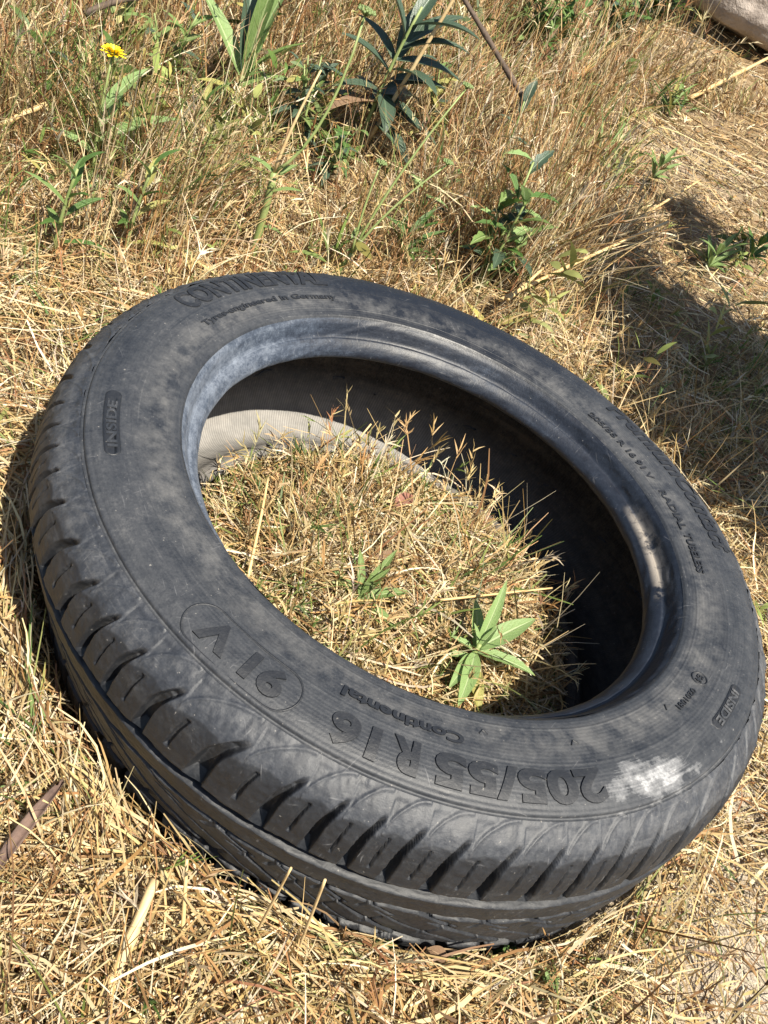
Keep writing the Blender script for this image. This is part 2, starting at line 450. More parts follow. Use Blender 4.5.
TP = np.array([(288, 96.5), (293, 93.6), (298.5, 89.4), (303.3, 84.4), (307.2, 78.6), (310.0, 72.0), (312.2, 64), (313.8, 54), (314.9, 42), (315.6, 28), (316, 12), (316, 0)]) / 1000
TPf = catmull(TP, 10)
# resample by arc length, finer on the upper half
def resample(P, step):
    s = np.r_[0, np.cumsum(np.linalg.norm(np.diff(P, axis=0), axis=1))]
    q = np.arange(0, s[-1], step); q = np.r_[q, s[-1]]
    return np.c_[np.interp(q, s, P[:, 0]), np.interp(q, s, P[:, 1])]
up = resample(TPf, .0008)
TREAD = np.vstack([up, (up[::-1] * [1, -1])[1:]])
def blockphase(A, flip=False):
    u = A / (2 * np.pi) * NB
    return u + .35 * np.sin(5 * A) + .22 * np.sin(11 * A + 1.3)
def wrapd(p): return np.abs((p + .5) % 1.0 - .5)
def tread_fields(A, prof):
    z = prof[:, 1][:, None]; A = A[None]
    up_ = z >= 0
    az_ = np.abs(z)
    u = blockphase(A) * np.where(up_, 1, 1) + np.where(up_, 0, .37)
    d = np.zeros(np.broadcast(z, A).shape)
    shoulder = az_ > .045
    # lateral grooves of the shoulder blocks: straight, then hooking sideways at their top
    t = np.clip((az_ - .046) / .043, 0, 1)
    g = .10 * t + .95 * np.clip(t - .45, 0, 1) ** 2.0
    wdt = .130 * (1 - t) ** .25 + .014
    dist = wrapd(u - g)
    lat = (1 - sm(wdt * .50, wdt, dist)) * (t < .985) * sm(1.0, .80, t)
    d -= .0105 * lat * shoulder * (1 - .35 * t)
    # thin sipe in the middle of each block
    g2 = .52 + .10 * t + .5 * np.clip(t - .45, 0, 1) ** 2
    sip = (1 - sm(.018, .04, wrapd(u - g2))) * ((az_ > .054) & (az_ < .0785))
    d -= .0028 * sip
    # rounded block rims along the main groove
    # raised scale-shaped lines on the shoulder
    v = np.clip((az_ - .0800) / (.0962 - .0800), 0, 1.2)          # 0 at the scallop edge .. 1 at the shoulder line
    p = (u - .42) % 1.0
    q = np.clip(p / .88, 0, 1)
    arc = np.sqrt(np.maximum(1e-6, 1 - (1 - q) ** 2))
    slope = (1 - q) / np.maximum(arc, .06) / .88 * (19 / 31)
    arcd = 19 * np.abs(v - arc) / np.sqrt(1 + slope ** 2)          # millimetres
    line = np.exp(-(arcd / .75) ** 2) * (az_ > .0795) * (p < .90)
    inside = sm(-.03, .03, arc - v)
    d += .0010 * line
    d -= .0006 * (1 - inside) * (az_ > .080) * sm(.0955, .0935, az_)
    # main circumferential grooves
    for zc, hw, dep in ((.0390, .0058, .0090), (.0125, .0030, .0070)):
        d -= dep * (1 - sm(hw * .72, hw, np.abs(az_ - zc + .0004 * np.sin(A * 40)))) * (1 if zc > .02 else up_)
    # slanting grooves of the middle ribs
    z0, z1 = .0098, -.046
    inz = (z < z0) & (z > z1)
    ph = u / 2.5 - (z0 - z) / (z0 - z1) * 1.55
    taper_ = .45 + .55 * np.clip((z0 - z) / (z0 - z1), 0, 1)
    d -= .0080 * (1 - sm(.105 * .7, .105, wrapd(ph) / taper_)) * inz
    d -= .0030 * (1 - sm(.020, .034, wrapd(ph + .5))) * inz
    d -= .0020 * (1 - sm(.02, .05, wrapd(u / 1.25 + (z0 - z) / (z0 - z1) * .8))) * inz * (vnoise(A * 9 + 0 * z, z * 60 + 0 * A, 1.0, 3) > .5)
    # nibbled rims and wear
    x = .31 * np.cos(A); y = .31 * np.sin(A)
    s_ = np.broadcast_to(z, d.shape)
    d += (vnoise(A * .31 + 0 * z, s_, .010, 8) - .5) * .0009 + (vnoise(A * .31 + 0 * z, s_, .0028, 9) - .5) * .0004
    # scalloped limit of the dusty shoulder
    edge = .0795 + .0045 * (np.abs(np.sin(np.pi * (u - .30))) - .5) + .0012 * (vnoise(A * .31 + 0 * z, s_, .004, 4) - .5)
    dust = sm(-.0008, .0008, az_ - edge) * .85 + .9 * line * (az_ > .08)  # raised lines paler too: their sunlit crests put into the colour
    dust = np.clip(dust, 0, 1) * (.75 + .5 * vnoise(A * .31 + 0 * z, s_, .006, 12))
    dust = dust + .12 * (vnoise(A * .31 + 0 * z, s_, .02, 13)) * (az_ < .08)
    return d, np.clip(dust, 0, 1)
revolve('tread', TREAD, NB * 46, M_TREAD, tyre, lambda A, p: tread_fields(A, p)[0], lambda A, p: tread_fields(A, p)[1])

LIN = catmull(np.array([(207, 59), (214, 62), (222, 70), (235, 80), (252, 87), (270, 86), (284, 78), (291.5, 64), (297.5, 42), (301.5, 16), (301.5, 0)]) / 1000, 7)
LIN = np.vstack([LIN, (LIN[::-1] * [1, -1])[1:]])
def liner_disp(A, p):
    return .00022 * np.sin(A[None] * 190 + p[:, 1][:, None] * 30) + (vnoise(A[None] * .3 + 0 * p[:, :1], p[:, 1][:, None] + 0 * A[None], .02, 15) - .5) * .0014
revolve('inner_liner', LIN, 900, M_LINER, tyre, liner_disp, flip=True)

# ---- moulded lettering, bent round the sidewall
def bend_mesh(me_verts, az0, r0, top=.0009, bed=.0010):
    pass
def sidewall_text(txt, az0, az1, r0, r1, lift=.0008, bold=.02, parent=None, shear=0.0, name='lettering', spacing=1.0, mat=None):
    cu = bpy.data.curves.new(name, 'FONT')
    cu.body = txt; cu.size = 1.0; cu.offset = bold; cu.extrude = .5; cu.resolution_u = 4; cu.shear = shear; cu.space_character = spacing
    to = bpy.data.objects.new(name + '_source', cu); COL.objects.link(to)
    dg = bpy.context.evaluated_depsgraph_get()
    me = bpy.data.meshes.new_from_object(to.evaluated_get(dg))
    bpy.data.objects.remove(to); bpy.data.curves.remove(cu)
    bm = bmesh.new(); bm.from_mesh(me)
    xs = [v.co.x for v in bm.verts]; ys = [v.co.y for v in bm.verts]
    x0, x1 = min(xs), max(xs); y0, y1 = min(ys), max(ys)
    nx = max(8, int(abs(az1 - az0) * 1.6))
    for i in range(1, nx):
        bmesh.ops.bisect_plane(bm, geom=bm.verts[:] + bm.edges[:] + bm.faces[:], plane_co=(x0 + (x1 - x0) * i / nx, 0, 0), plane_no=(1, 0, 0))
    for i in range(1, 5):
        bmesh.ops.bisect_plane(bm, geom=bm.verts[:] + bm.edges[:] + bm.faces[:], plane_co=(0, y0 + (y1 - y0) * i / 5, 0), plane_no=(0, 1, 0))
    for v in bm.verts:
        a = R_(az0 + (az1 - az0) * (v.co.x - x0) / (x1 - x0))
        r = r0 + (r1 - r0) * (v.co.y - y0) / (y1 - y0)
        z = float(zprof(r)) + (lift if v.co.z > 0 else -.0015)
        v.co = (r * math.cos(a), r * math.sin(a), z)
    bmesh.ops.recalc_face_normals(bm, faces=bm.faces)
    bm.to_mesh(me); bm.free()
    me.materials.clear(); me.materials.append(mat or M_LETTER)
    o = bpy.data.objects.new(name, me); COL.objects.link(o); o.parent = parent
    return o
side_ob = [c for c in tyre.children if c.name == 'sidewall'][0]
def stroke(path, wd, lift, name, closed=True, parent=None, mat=None):
    """raised line along (azimuth, radius) points"""
    P = [(R_(a), r) for a, r in path]; n = len(P); V = []; F = []
    xy = np.array([(r * math.cos(a), r * math.sin(a)) for a, r in P])
    for i in range(n):
        a = xy[(i - 1) % n] if closed or i else xy[0]; b = xy[(i + 1) % n] if closed or i < n - 1 else xy[-1]
        t = b - a; t /= np.linalg.norm(t); q = np.array([-t[1], t[0]])
        for s, h in ((-1, -.001), (-.6, lift), (.6, lift), (1, -.001)):
            p = xy[i] + q * s * wd / 2
            V.append((p[0], p[1], float(zprof(np.hypot(*p))) + h))
    for i in range(n if closed else n - 1):
        j = (i + 1) % n
        for k in range(3): F.append((i * 4 + k, i * 4 + k + 1, j * 4 + k + 1, j * 4 + k))
    return mesh_obj(name, np.array(V), np.array(F), mat or M_LETTER, parent, smooth=False)
def pill(az0, az1, r0, r1, n=14):
    rm = (r0 + r1) / 2; h = (r1 - r0) / 2; ha = math.degrees(h / rm)
    lo, hi = min(az0, az1) + ha, max(az0, az1) - ha; pts = []
    for k in range(n + 1):
        t = -math.pi / 2 + math.pi * k / n; pts.append((hi + ha * math.cos(t), rm + h * math.sin(t)))
    for k in range(1, 8): pts.append((hi + (lo - hi) * k / 8, r1))
    for k in range(n + 1):
        t = math.pi / 2 + math.pi * k / n; pts.append((lo + ha * math.cos(t), rm + h * math.sin(t)))
    for k in range(1, 8): pts.append((lo + (hi - lo) * k / 8, r0))
    return pts
def plate(az0, az1, r0, r1, lift, name, parent):
    pts = pill(az0, az1, r0, r1); rm = (r0 + r1) / 2; n = len(pts); V = []; F = []
    for sc, h in ((1.02, -.001), (1.0, lift), (.66, lift), (.33, lift)):
        am = (az0 + az1) / 2
        for a, r in pts:
            if sc < 1: a2, r2 = a, rm + (r - rm) * sc
            else: a2, r2 = am + (a - am) * sc, rm + (r - rm) * sc
            V.append((r2 * math.cos(R_(a2)), r2 * math.sin(R_(a2)), float(zprof(r2)) + h))
    for k in range(3):
        for i in range(n): F.append((k * n + i, k * n + (i + 1) % n, (k + 1) * n + (i + 1) % n, (k + 1) * n + i))
    # inner strip closed across the middle
    for i in range(n // 2):
        a, b = 3 * n + i, 3 * n + i + 1; c, d = 3 * n + (n - i - 1) % n, 3 * n + (n - i - 2) % n
        if len({a, b, c, d}) == 4: F.append((a, b, d, c))
    return mesh_obj(name, np.array(V), np.array(F), M_LETTER, parent, smooth=False)

def lettering():
    S = side_ob
    sidewall_text('205/55', 90.0, 65.0, .2585, .2800, lift=.0011, bold=.040, parent=S)
    sidewall_text('R', 62.9, 59.2, .2585, .2802, lift=.0011, bold=.040, parent=S)
    sidewall_text('16', 57.6, 51.0, .2600, .2812, lift=.0011, bold=.040, parent=S)
    sidewall_text('91 V', 44.2, 31.2, .2600, .2795, lift=.0012, bold=.042, parent=S)
    stroke(pill(46.6, 28.4, .2552, .2838), .0016, .0006, 'size_outline', parent=S)
    sidewall_text('CONTINENTAL', -43.6, -81, .2580, .2812, lift=.0012, bold=.040, parent=S)
    sidewall_text('Tyres-engineered in Germany', -42.2, -81.5, .2372, .2450, lift=.0010, bold=.025, parent=S, name='small_lettering')
    plate(.6, -13.6, .2632, .2742, .0004, 'inside_plate', S)
    sidewall_text('INSIDE', -.9, -11.0, .2653, .2722, lift=.0011, bold=.028, parent=S, mat=M_SIDE)
    sidewall_text('Continental', 69.2, 50.6, .2418, .2500, lift=.0010, bold=.035, parent=S, name='small_lettering')
    sidewall_text('PremiumContact', -153.6, -196.3, .2590, .2820, lift=.0011, bold=.035, parent=S, shear=.15)
    sidewall_text('205/55 R 16 91 V', -152.8, -176, .2305, .2375, lift=.0010, bold=.028, parent=S, name='small_lettering')
    sidewall_text('RADIAL', -179.6, -191.8, .2315, .2385, lift=.0010, bold=.028, parent=S, name='small_lettering')
    sidewall_text('TUBELESS', -193.0, -204.8, .2320, .2392, lift=.0010, bold=.028, parent=S, name='small_lettering')
    plate(128.6, 116.8, .2648, .2740, .0003, 'inside_plate', S)
    sidewall_text('INSIDE', 127.2, 118.0, .2662, .2728, lift=.0010, bold=.025, parent=S, mat=M_SIDE)
    ring = [(124.1 + 1.45 * math.cos(k * math.pi / 14), .2425 + .0058 * math.sin(k * math.pi / 14)) for k in range(28)]
    stroke(ring, .0014, .0009, 'approval_mark', parent=S)
    sidewall_text('E4', 125.0, 123.2, .2400, .2450, lift=.0009, bold=.03, parent=S, name='small_lettering')
    sidewall_text('0201081', 120.6, 113.8, .2412, .2456, lift=.0008, bold=.02, parent=S, name='small_lettering')
    for a, r in ((72.6, .2345), (88.5, .2375), (112.0, .2360)):
        stroke([(a + .7, r + .003), (a, r), (a - .7, r + .0035)], .0009, .0008, 'wear_mark', closed=False, parent=S)
lettering()

# ------------------------------------------------------------------ straw and grass
M_STRAW = mat_blade('dry_straw', .18, .55)
STRAW = np.array([(.50, .380, .190), (.57, .46, .27), (.44, .31, .14), (.66, .58, .42), (.40, .25, .10), (.54, .41, .20), (.60, .50, .30)])
BROWN = np.array([(.27, .150, .060), (.36, .20, .085), (.20, .115, .05), (.32, .16, .075)])
GREEN = np.array([(.13, .19, .045), (.20, .25, .07), (.09, .15, .035), (.26, .28, .09)])
def pick(n, weights):
    pools = (STRAW, BROWN, GREEN)
    k = np.empty((n, 3)); g = rng.random(n)
    w0, w1, w2 = weights
    sel = np.where(g < w0, 0, np.where(g < w0 + w1, 1, 2))
    for i, P in enumerate(pools):
        m = sel == i
        k[m] = P[rng.integers(0, len(P), m.sum())]
    return k * rng.uniform(.62, 1.18, (n, 1)) * rng.uniform(.94, 1.06, (n, 3))

def ribbons(base, head, e0, bend, length, width, color, segs=4, drift=.25, taper=.85, vcup=False):
    """flat bent blades; returns verts, faces, colours and one row of verts per blade"""
    n = len(base); h = head.copy(); P = base.copy()
    V = np.empty((n, segs + 1, 2, 3)); tw = rng.uniform(-1.2, 1.2, n)
    dr = rng.normal(0, drift, n) / segs
    for k in range(segs + 1):
        e = e0 - bend * k / segs
        T = np.stack([np.cos(h) * np.cos(e), np.sin(h) * np.cos(e), np.sin(e)], -1)
        S = np.stack([-np.sin(h), np.cos(h), 0 * h], -1)
        U = np.cross(S, T)
        side = S * np.cos(tw)[:, None] + U * np.sin(tw)[:, None]
        ww = (width * (1 - taper * (k / segs) ** 2))[:, None] / 2
        V[:, k, 0] = P - side * ww; V[:, k, 1] = P + side * ww
        P = P + T * (length / segs)[:, None]; h = h + dr
    return V, color
def flush(parts):
    Vs, Cs = [], []
    Fs = []; off = 0
    for V, C in parts:
        n, s, _, _ = V.shape
        Vs.append(V.reshape(-1, 3))
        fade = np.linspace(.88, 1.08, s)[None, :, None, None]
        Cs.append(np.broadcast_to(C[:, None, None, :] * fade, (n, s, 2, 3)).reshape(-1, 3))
        b = off + (np.arange(n) * s * 2)[:, None] + (np.arange(s - 1) * 2)[None]
        Fs.append(np.stack([b, b + 1, b + 3, b + 2], -1).reshape(-1, 4)); off += n * s * 2
    return np.concatenate(Vs), np.concatenate(Fs), np.concatenate(Cs)
def clear(V, cavity=False):
    """keep blades that do not run through the tyre or under the ground sheet by much"""
    X = V.reshape(len(V), -1, 3); r = np.hypot(X[..., 0], X[..., 1]); z = X[..., 2] - TZ
    kk = .25 * np.clip(.045 - z, 0, .085) * sm(.23, .30, r) * np.maximum(0, np.cos(np.arctan2(X[..., 1], X[..., 0]) - R_(5))) ** 1.2
    r = r + kk
    bad = ((r > .199) & (r < .3165) & (z > -.09) & (z < .106) & ~((r < .30) & (np.abs(z) < .085) & (r > .222) & cavity)).any(1)
    bad |= ((r > .2) & (r < .222) & (z < -.07)).any(1)
    dc = np.linalg.norm(X - CAM_C, axis=-1).min(1) < .22
    return ~(bad | dc)
def keep(V, C):
    m = clear(V); return V[m], C[m]

def scatter(n, d0, d1, half=62):
    """places in front of the viewer, denser near"""
    d = rng.uniform(d0, d1, n); a0 = math.atan2(FE[1], FE[0])
    a = a0 + np.radians(rng.uniform(-half, half, n))
    a = np.where(d < .75, a0 + rng.uniform(-math.pi, math.pi, n), a)
    return FOOT[0] + d * np.cos(a), FOOT[1] + d * np.sin(a), d
def sdist(x, y): return x * FE[0] + y * FE[1]

def build_litter():
    parts = []
    # fallen straw, lying criss-cross
    for n, d0, d1, ln in ((64000, .05, 1.0, (.02, .14)), (34000, .8, 2.4, (.03, .14)), (30000, 2.2, 6.5, (.06, .22))):
        x, y, d = scatter(n, d0, d1)
        r = np.hypot(x, y); ok = (r > .285) | (r < .19)
        x, y, d, r = x[ok], y[ok], d[ok], r[ok]; n = len(x)
        az = np.degrees(np.arctan2(y, x))
        bare = np.clip((vnoise(x, y, .11, 21) - .30) * 4, 0, 1) * ((az > 92) & (az < 185) & (r > .325))
        ok = (rng.random(n) > .92 * bare) & ~(((sdist(x, y) > .50) | ((y < -.22) & (r > .4))) & (rng.random(n) < .55 * (1 - np.clip((x * FE[1] - y * FE[0] + .06) / .32, 0, 1))))
        x, y, d, r, az = x[ok], y[ok], d[ok], r[ok], az[ok]; n = len(x)
        z = height(x, y) + rng.random(n) ** 1.6 * np.where(r < .2, .012, .034) + .001
        e0 = rng.normal(.05, .17, n); length = rng.uniform(*ln, n) * np.where(r < .2, .6, 1)
        wd = np.where(rng.random(n) < .10, rng.uniform(.0018, .0034, n), rng.uniform(.0005, .0015, n)) * (1 + .30 * np.clip(d - .8, 0, 6))
        gz = vnoise(x, y, .35, 22)
        col = pick(n, (.86, .11, .03))
        V, C = ribbons(np.stack([x, y, z], -1), rng.uniform(0, 2 * np.pi, n), e0, e0 * 2 + rng.normal(0, .2, n), length, wd, col, 4, .5, .5)
        parts.append(keep(V, C))
    # straw heaped against the tread
    n = 16000
    a = np.radians(np.where(rng.random(n) < .25, rng.uniform(-50, 170, n), rng.uniform(-50, 95, n))); e = rng.exponential(.030, n); r = .300 + .018 * rng.random(n) + e
    x, y = r * np.cos(a), r * np.sin(a)
    z = height(x, y) + rng.random(n) * .042 * np.exp(-e / .05)
    e0 = rng.normal(.08, .22, n)
    parts.append(keep(*ribbons(np.stack([x, y, z], -1), a + np.pi / 2 * np.sign(rng.normal(size=n)) + rng.normal(0, 1.1, n), e0 * 1.4, 2 * e0, rng.uniform(.015, .085, n), rng.uniform(.0006, .0024, n), pick(n, (.84, .12, .04)), 4, .5, .5)))
    # chaff: broken bits and husks
    for n, d0, d1 in ((80000, .05, 1.2), (45000, 1.0, 3.0)):
        x, y, d = scatter(n, d0, d1)
        r = np.hypot(x, y); ok = (r > .285) | (r < .2); x, y, d, r = x[ok], y[ok], d[ok], r[ok]
        az = np.degrees(np.arctan2(y, x)); ok = ~((az > 92) & (az < 185) & (r > .33) & (vnoise(x, y, .09, 21) > .40) & (rng.random(len(x)) < .75))
        x, y, d, r = x[ok], y[ok], d[ok], r[ok]; n = len(x)
        z = height(x, y) + rng.random(n) * .014 + .001
        V, C = ribbons(np.stack([x, y, z], -1), rng.uniform(0, 2 * np.pi, n), rng.normal(.05, .5, n), rng.normal(0, .6, n), rng.uniform(.006, .026, n) * (1 + .3 * np.clip(d - .8, 0, 5)), rng.uniform(.001, .0032, n) * (1 + .4 * np.clip(d - .8, 0, 5)), pick(n, (.86, .13, .01)) * np.where(rng.random((n, 1)) < .3, 1.25, 1.0), 2, .6, .6)
        parts.append(keep(V, C))
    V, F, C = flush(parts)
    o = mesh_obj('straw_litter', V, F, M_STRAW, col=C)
    tag(o, 'golden fallen straw and chaff matted over the ground', 'straw', kind='stuff')
build_litter()

def ears(V, C, frac, size):
    """loose seed heads on the ends of some stems"""
    n = len(V); idx = np.where(rng.random(n) < frac)[0]
    if not len(idx): return None
    tip = V[idx, -1].mean(1); prev = V[idx, -2].mean(1)
    k = 7
    b = np.repeat(tip, k, 0) - np.repeat(tip - prev, k, 0) * rng.random((len(idx) * k, 1)) * .9
    d = np.repeat(tip - prev, k, 0)
    hd = np.arctan2(d[:, 1], d[:, 0]) + rng.normal(0, .7, len(b)); el = np.arctan2(d[:, 2], np.hypot(d[:, 0], d[:, 1])) + rng.normal(0, .4, len(b))
    sc = np.repeat(size[idx], k)
    return ribbons(b, hd, el, rng.uniform(0, .8, len(b)), rng.uniform(.010, .024, len(b)) * sc, rng.uniform(.0012, .0026, len(b)) * sc, np.repeat(C[idx], k, 0) * rng.uniform(.9, 1.15, (len(b), 1)), 2, .2, .95)

SPOTS = [at(*p) for p in ((232, 118), (362, 150), (92, 194), (250, 262), (334, 282), (472, 292), (528, 66), (598, 54), (52, 262), (122, 262), (185, 150), (487, 190), (296, 150), (425, 150), (318, 190), (160, 90))]
def trampled(x, y):
    """share of stems missing around the larger weeds"""
    m = np.zeros(len(x))
    for q, p in enumerate(SPOTS):
        rad = .14 if q < 2 else .085
        c = np.array([p.x, p.y]) - FE * .07
        m = np.maximum(m, .86 * np.exp(-(((x - c[0]) ** 2 + (y - c[1]) ** 2) / rad ** 2) ** 2))
    return m
def build_standing():
    parts = []
    # near: short stubble and leaning stems round the tyre
    x, y, d = scatter(15000, .05, 1.3)
    r = np.hypot(x, y); az = np.degrees(np.arctan2(y, x)); s = sdist(x, y)
    ok = (r > .325) & ~((az > 60) & (az < 175) & (rng.random(len(x)) < .62)); x, y, d, s, r = x[ok], y[ok], d[ok], s[ok], r[ok]; n = len(x)
    hgt = np.where(s > .42, rng.uniform(.03, .16, n), rng.uniform(.02, .09, n))
    V, C = ribbons(np.stack([x, y, height(x, y)], -1), rng.uniform(0, 2 * np.pi, n), rng.uniform(.4, 1.45, n), rng.uniform(-.1, 1.2, n), hgt, rng.uniform(.0009, .0024, n) * (1 + .3 * np.clip(d - .8, 0, 3)), pick(n, (.80, .12, .08)), 5, .4, .8)
    m = clear(V); V, C = V[m], C[m]; parts.append((V, C))
    e = ears(V, C, .08, np.full(len(V), .8))
    if e: parts.append(keep(*e))
    # a few longer stems leaning in front of the tread
    n = 190; a = np.radians(rng.uniform(5, 120, n)); r = rng.uniform(.335, .43, n); x, y = r * np.cos(a), r * np.sin(a)
    V, C = ribbons(np.stack([x, y, height(x, y)], -1), rng.uniform(0, 2 * np.pi, n), rng.uniform(.8, 1.45, n), rng.uniform(-.2, .8, n), rng.uniform(.05, .13, n), rng.uniform(.0008, .0020, n), pick(n, (.72, .20, .08)), 6, .4, .7)
    m = clear(V); V, C = V[m], C[m]; parts.append((V, C))
    e = ears(V, C, .25, np.full(len(V), .8))
    if e: parts.append(keep(*e))
    # the belt of tall dry grass behind, thicker on the left
    for n, d0, d1, hr in ((125000, .85, 2.7, (.04, .27)), (55000, 2.3, 6.5, (.07, .27))):
        x, y, d = scatter(n, d0, d1)
        s = sdist(x, y); lat = x * FE[1] - y * FE[0]          # lateral place, positive towards the right of the view
        cl = vnoise(x, y, .20, 31)
        right = np.clip((lat + .06) / .32, 0, 1)
        r = np.hypot(x, y); behind = (y < -.22) & (r > .385)
        cl = np.where(behind, np.maximum(cl, .50 * (1 - right)), cl)
        s = np.where(behind, np.maximum(s, .45 + (r - .34) * 1.15), s)
        ok = (s > .47) & (rng.random(len(x)) < .06 + 1.1 * cl ** 1.6 - .32 * right) & (rng.random(len(x)) > trampled(x, y))
        x, y, d, s, lat, cl, right = x[ok], y[ok], d[ok], s[ok], lat[ok], cl[ok], right[ok]; n = len(x)
        tall = np.clip((s - .45) / .5, .22, 1) * (.35 + 1.0 * cl) * (1 - .72 * right)
        hg = rng.uniform(*hr, n) * tall
        gz = vnoise(x, y, .45, 33)
        col = pick(n, (.62, .33, .05)); rp = rng.random(n) < right; col[rp] = pick(n, (.84, .11, .05))[rp]; g2 = pick(n, (.22, .06, .72)); mg = rng.random(n) < np.clip((gz - .40) * 1.8, .03, .6)
        col[mg] = g2[mg]
        # stems of one clump lean alike
        lean = vnoise(x, y, .30, 35) * 12.0
        hd = np.where(rng.random(n) < .6, lean + rng.normal(0, .6, n), rng.uniform(0, 2 * np.pi, n))
        V, C = ribbons(np.stack([x, y, height(x, y) - .005], -1), hd, rng.uniform(.85, 1.56, n), rng.uniform(-.1, .95, n), hg, rng.uniform(.0007, .0021, n) * (1 + .32 * np.clip(d - 1, 0, 6)), col, 5, .35, .75)
        m = clear(V); V, C, dd = V[m], C[m], d[m]; parts.append((V, C))
        e = ears(V, C, .16, 1 + .3 * np.clip(dd - 1, 0, 6))
        if e: parts.append(keep(*e))
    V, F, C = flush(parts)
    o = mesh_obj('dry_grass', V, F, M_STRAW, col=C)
    tag(o, 'standing dry grass stems with loose seed heads around the tyre', 'grass', kind='stuff')
build_standing()

def build_undergrowth():
    """small green leaves and shoots mixed through the straw, too many to count"""
    parts = []
    for ncl, d0, d1 in ((1000, .95, 2.6), (420, 2.2, 5.5), (90, .3, 1.1)):
        x, y, d = scatter(ncl, d0, d1)
        g = vnoise(x, y, .45, 33); r = np.hypot(x, y)
        ok = (r > .36) & ((sdist(x, y) > .45) | (rng.random(len(x)) < .5)) & (rng.random(len(x)) < .15 + 1.5 * np.clip(g - .3, 0, 1))
        ok &= (rng.random(len(x)) > .85 * np.clip((x * FE[1] - y * FE[0] + .06) / .25, 0, 1)) | (r < .5)
        x, y, d = x[ok], y[ok], d[ok]
        for cx, cy, dd in zip(x, y, d):
            k = rng.integers(6, 22); sc = (1 + .25 * max(0, dd - 1)) * rng.uniform(.6, 1.2) * (.6 if dd < 1.1 else 1)
            hh = rng.uniform(.015, .15) * sc
            f = rng.random(k)
            ox, oy = rng.normal(0, .012 * sc, k), rng.normal(0, .012 * sc, k)
            b = np.stack([cx + ox, cy + oy, height(cx + ox, cy + oy) + f * hh], -1)
            base = GREEN[rng.integers(0, 4)] * rng.uniform(.7, 1.15)
            colr = base * rng.uniform(.75, 1.25, (k, 1))
            yl = rng.random(k) < .15; colr[yl] = np.array((.36, .33, .10))
            V, C = ribbons(b, rng.uniform(0, 2 * np.pi, k), rng.uniform(.1, 1.2, k), rng.uniform(.2, 1.2, k), rng.uniform(.018, .055, k) * sc, np.full(k, 1.0), colr, 5, .2, 0.0)
            wl = rng.uniform(.004, .011, k) * sc
            prof = np.array([.25, .8, 1.0, .85, .5, .05])[None, :, None, None]
            mid = V.mean(2, keepdims=True)
            V = mid + (V - mid) * prof * wl[:, None, None, None]
            parts.append(keep(V, C))
    parts = [p for p in parts if len(p[0])]
    V, F, C = flush(parts)
    o = mesh_obj('green_undergrowth', V, F, M_STRAW, col=C)
    tag(o, 'small green leaves and shoots mixed through the dry grass', 'undergrowth', kind='stuff')
build_undergrowth()

def build_inner():
    parts = []
    n = 9000
    r = .192 * np.sqrt(rng.random(n)); a = rng.uniform(0, 2 * np.pi, n); x = r * np.cos(a); y = r * np.sin(a)
    z = height(x, y)
    # stems lean outwards over the lower bead here and there
    out = rng.random(n) < .22
    hd = np.where(out, a + rng.normal(0, .7, n), rng.uniform(0, 2 * np.pi, n))
    ln = rng.uniform(.012, .060, n) * np.where(rng.random(n) < .12, 1.8, 1) * (.5 + vnoise(x, y, .05, 44))
    V, C = ribbons(np.stack([x, y, z], -1), hd, rng.uniform(.05, 1.3, n), rng.uniform(-.1, .9, n), ln, np.where(rng.random(n) < .2, .0028, rng.uniform(.0006, .0018, n)), np.where((vnoise(x, y, .06, 45) > .52)[:, None], pick(n, (.55, .08, .37)), pick(n, (.88, .08, .04))), 4, .5, .7)
    m = clear(V, True); V, C = V[m], C[m]; parts.append((V, C))
    e = ears(V, C, .10, np.full(len(V), .75))
    if e: parts.append(keep(*e))
    # taller wisps, most of them towards the far side
    n = 240
    a = np.radians(rng.uniform(-175, 60, n)); r = rng.uniform(.08, .185, n); x = r * np.cos(a); y = r * np.sin(a)
    V, C = ribbons(np.stack([x, y, height(x, y)], -1), rng.uniform(0, 2 * np.pi, n), rng.uniform(.5, 1.4, n), rng.uniform(0, .9, n), rng.uniform(.05, .12, n), rng.uniform(.0008, .0018, n), pick(n, (.70, .08, .22)), 6, .6, .7)
    m = clear(V, True); V, C = V[m], C[m]; parts.append((V, C))
    e = ears(V, C, .5, np.full(len(V), .9))
    if e: parts.append(keep(*e))
    # more fine straw lying on the mound
    n = 9000
    r = .19 * np.sqrt(rng.random(n)); a = rng.uniform(0, 2 * np.pi, n); x = r * np.cos(a); y = r * np.sin(a)
    e0 = rng.normal(.1, .2, n)
    parts.append(keep(*ribbons(np.stack([x, y, height(x, y) + rng.random(n) * .022], -1), rng.uniform(0, 2 * np.pi, n), e0, 2 * e0, rng.uniform(.02, .075, n), rng.uniform(.0008, .0022, n), pick(n, (.87, .08, .05)), 4, .6, .5)))
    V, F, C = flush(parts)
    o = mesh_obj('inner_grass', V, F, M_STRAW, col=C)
    tag(o, 'mown dry grass filling the ground inside the tyre', 'grass', kind='stuff')
build_inner()

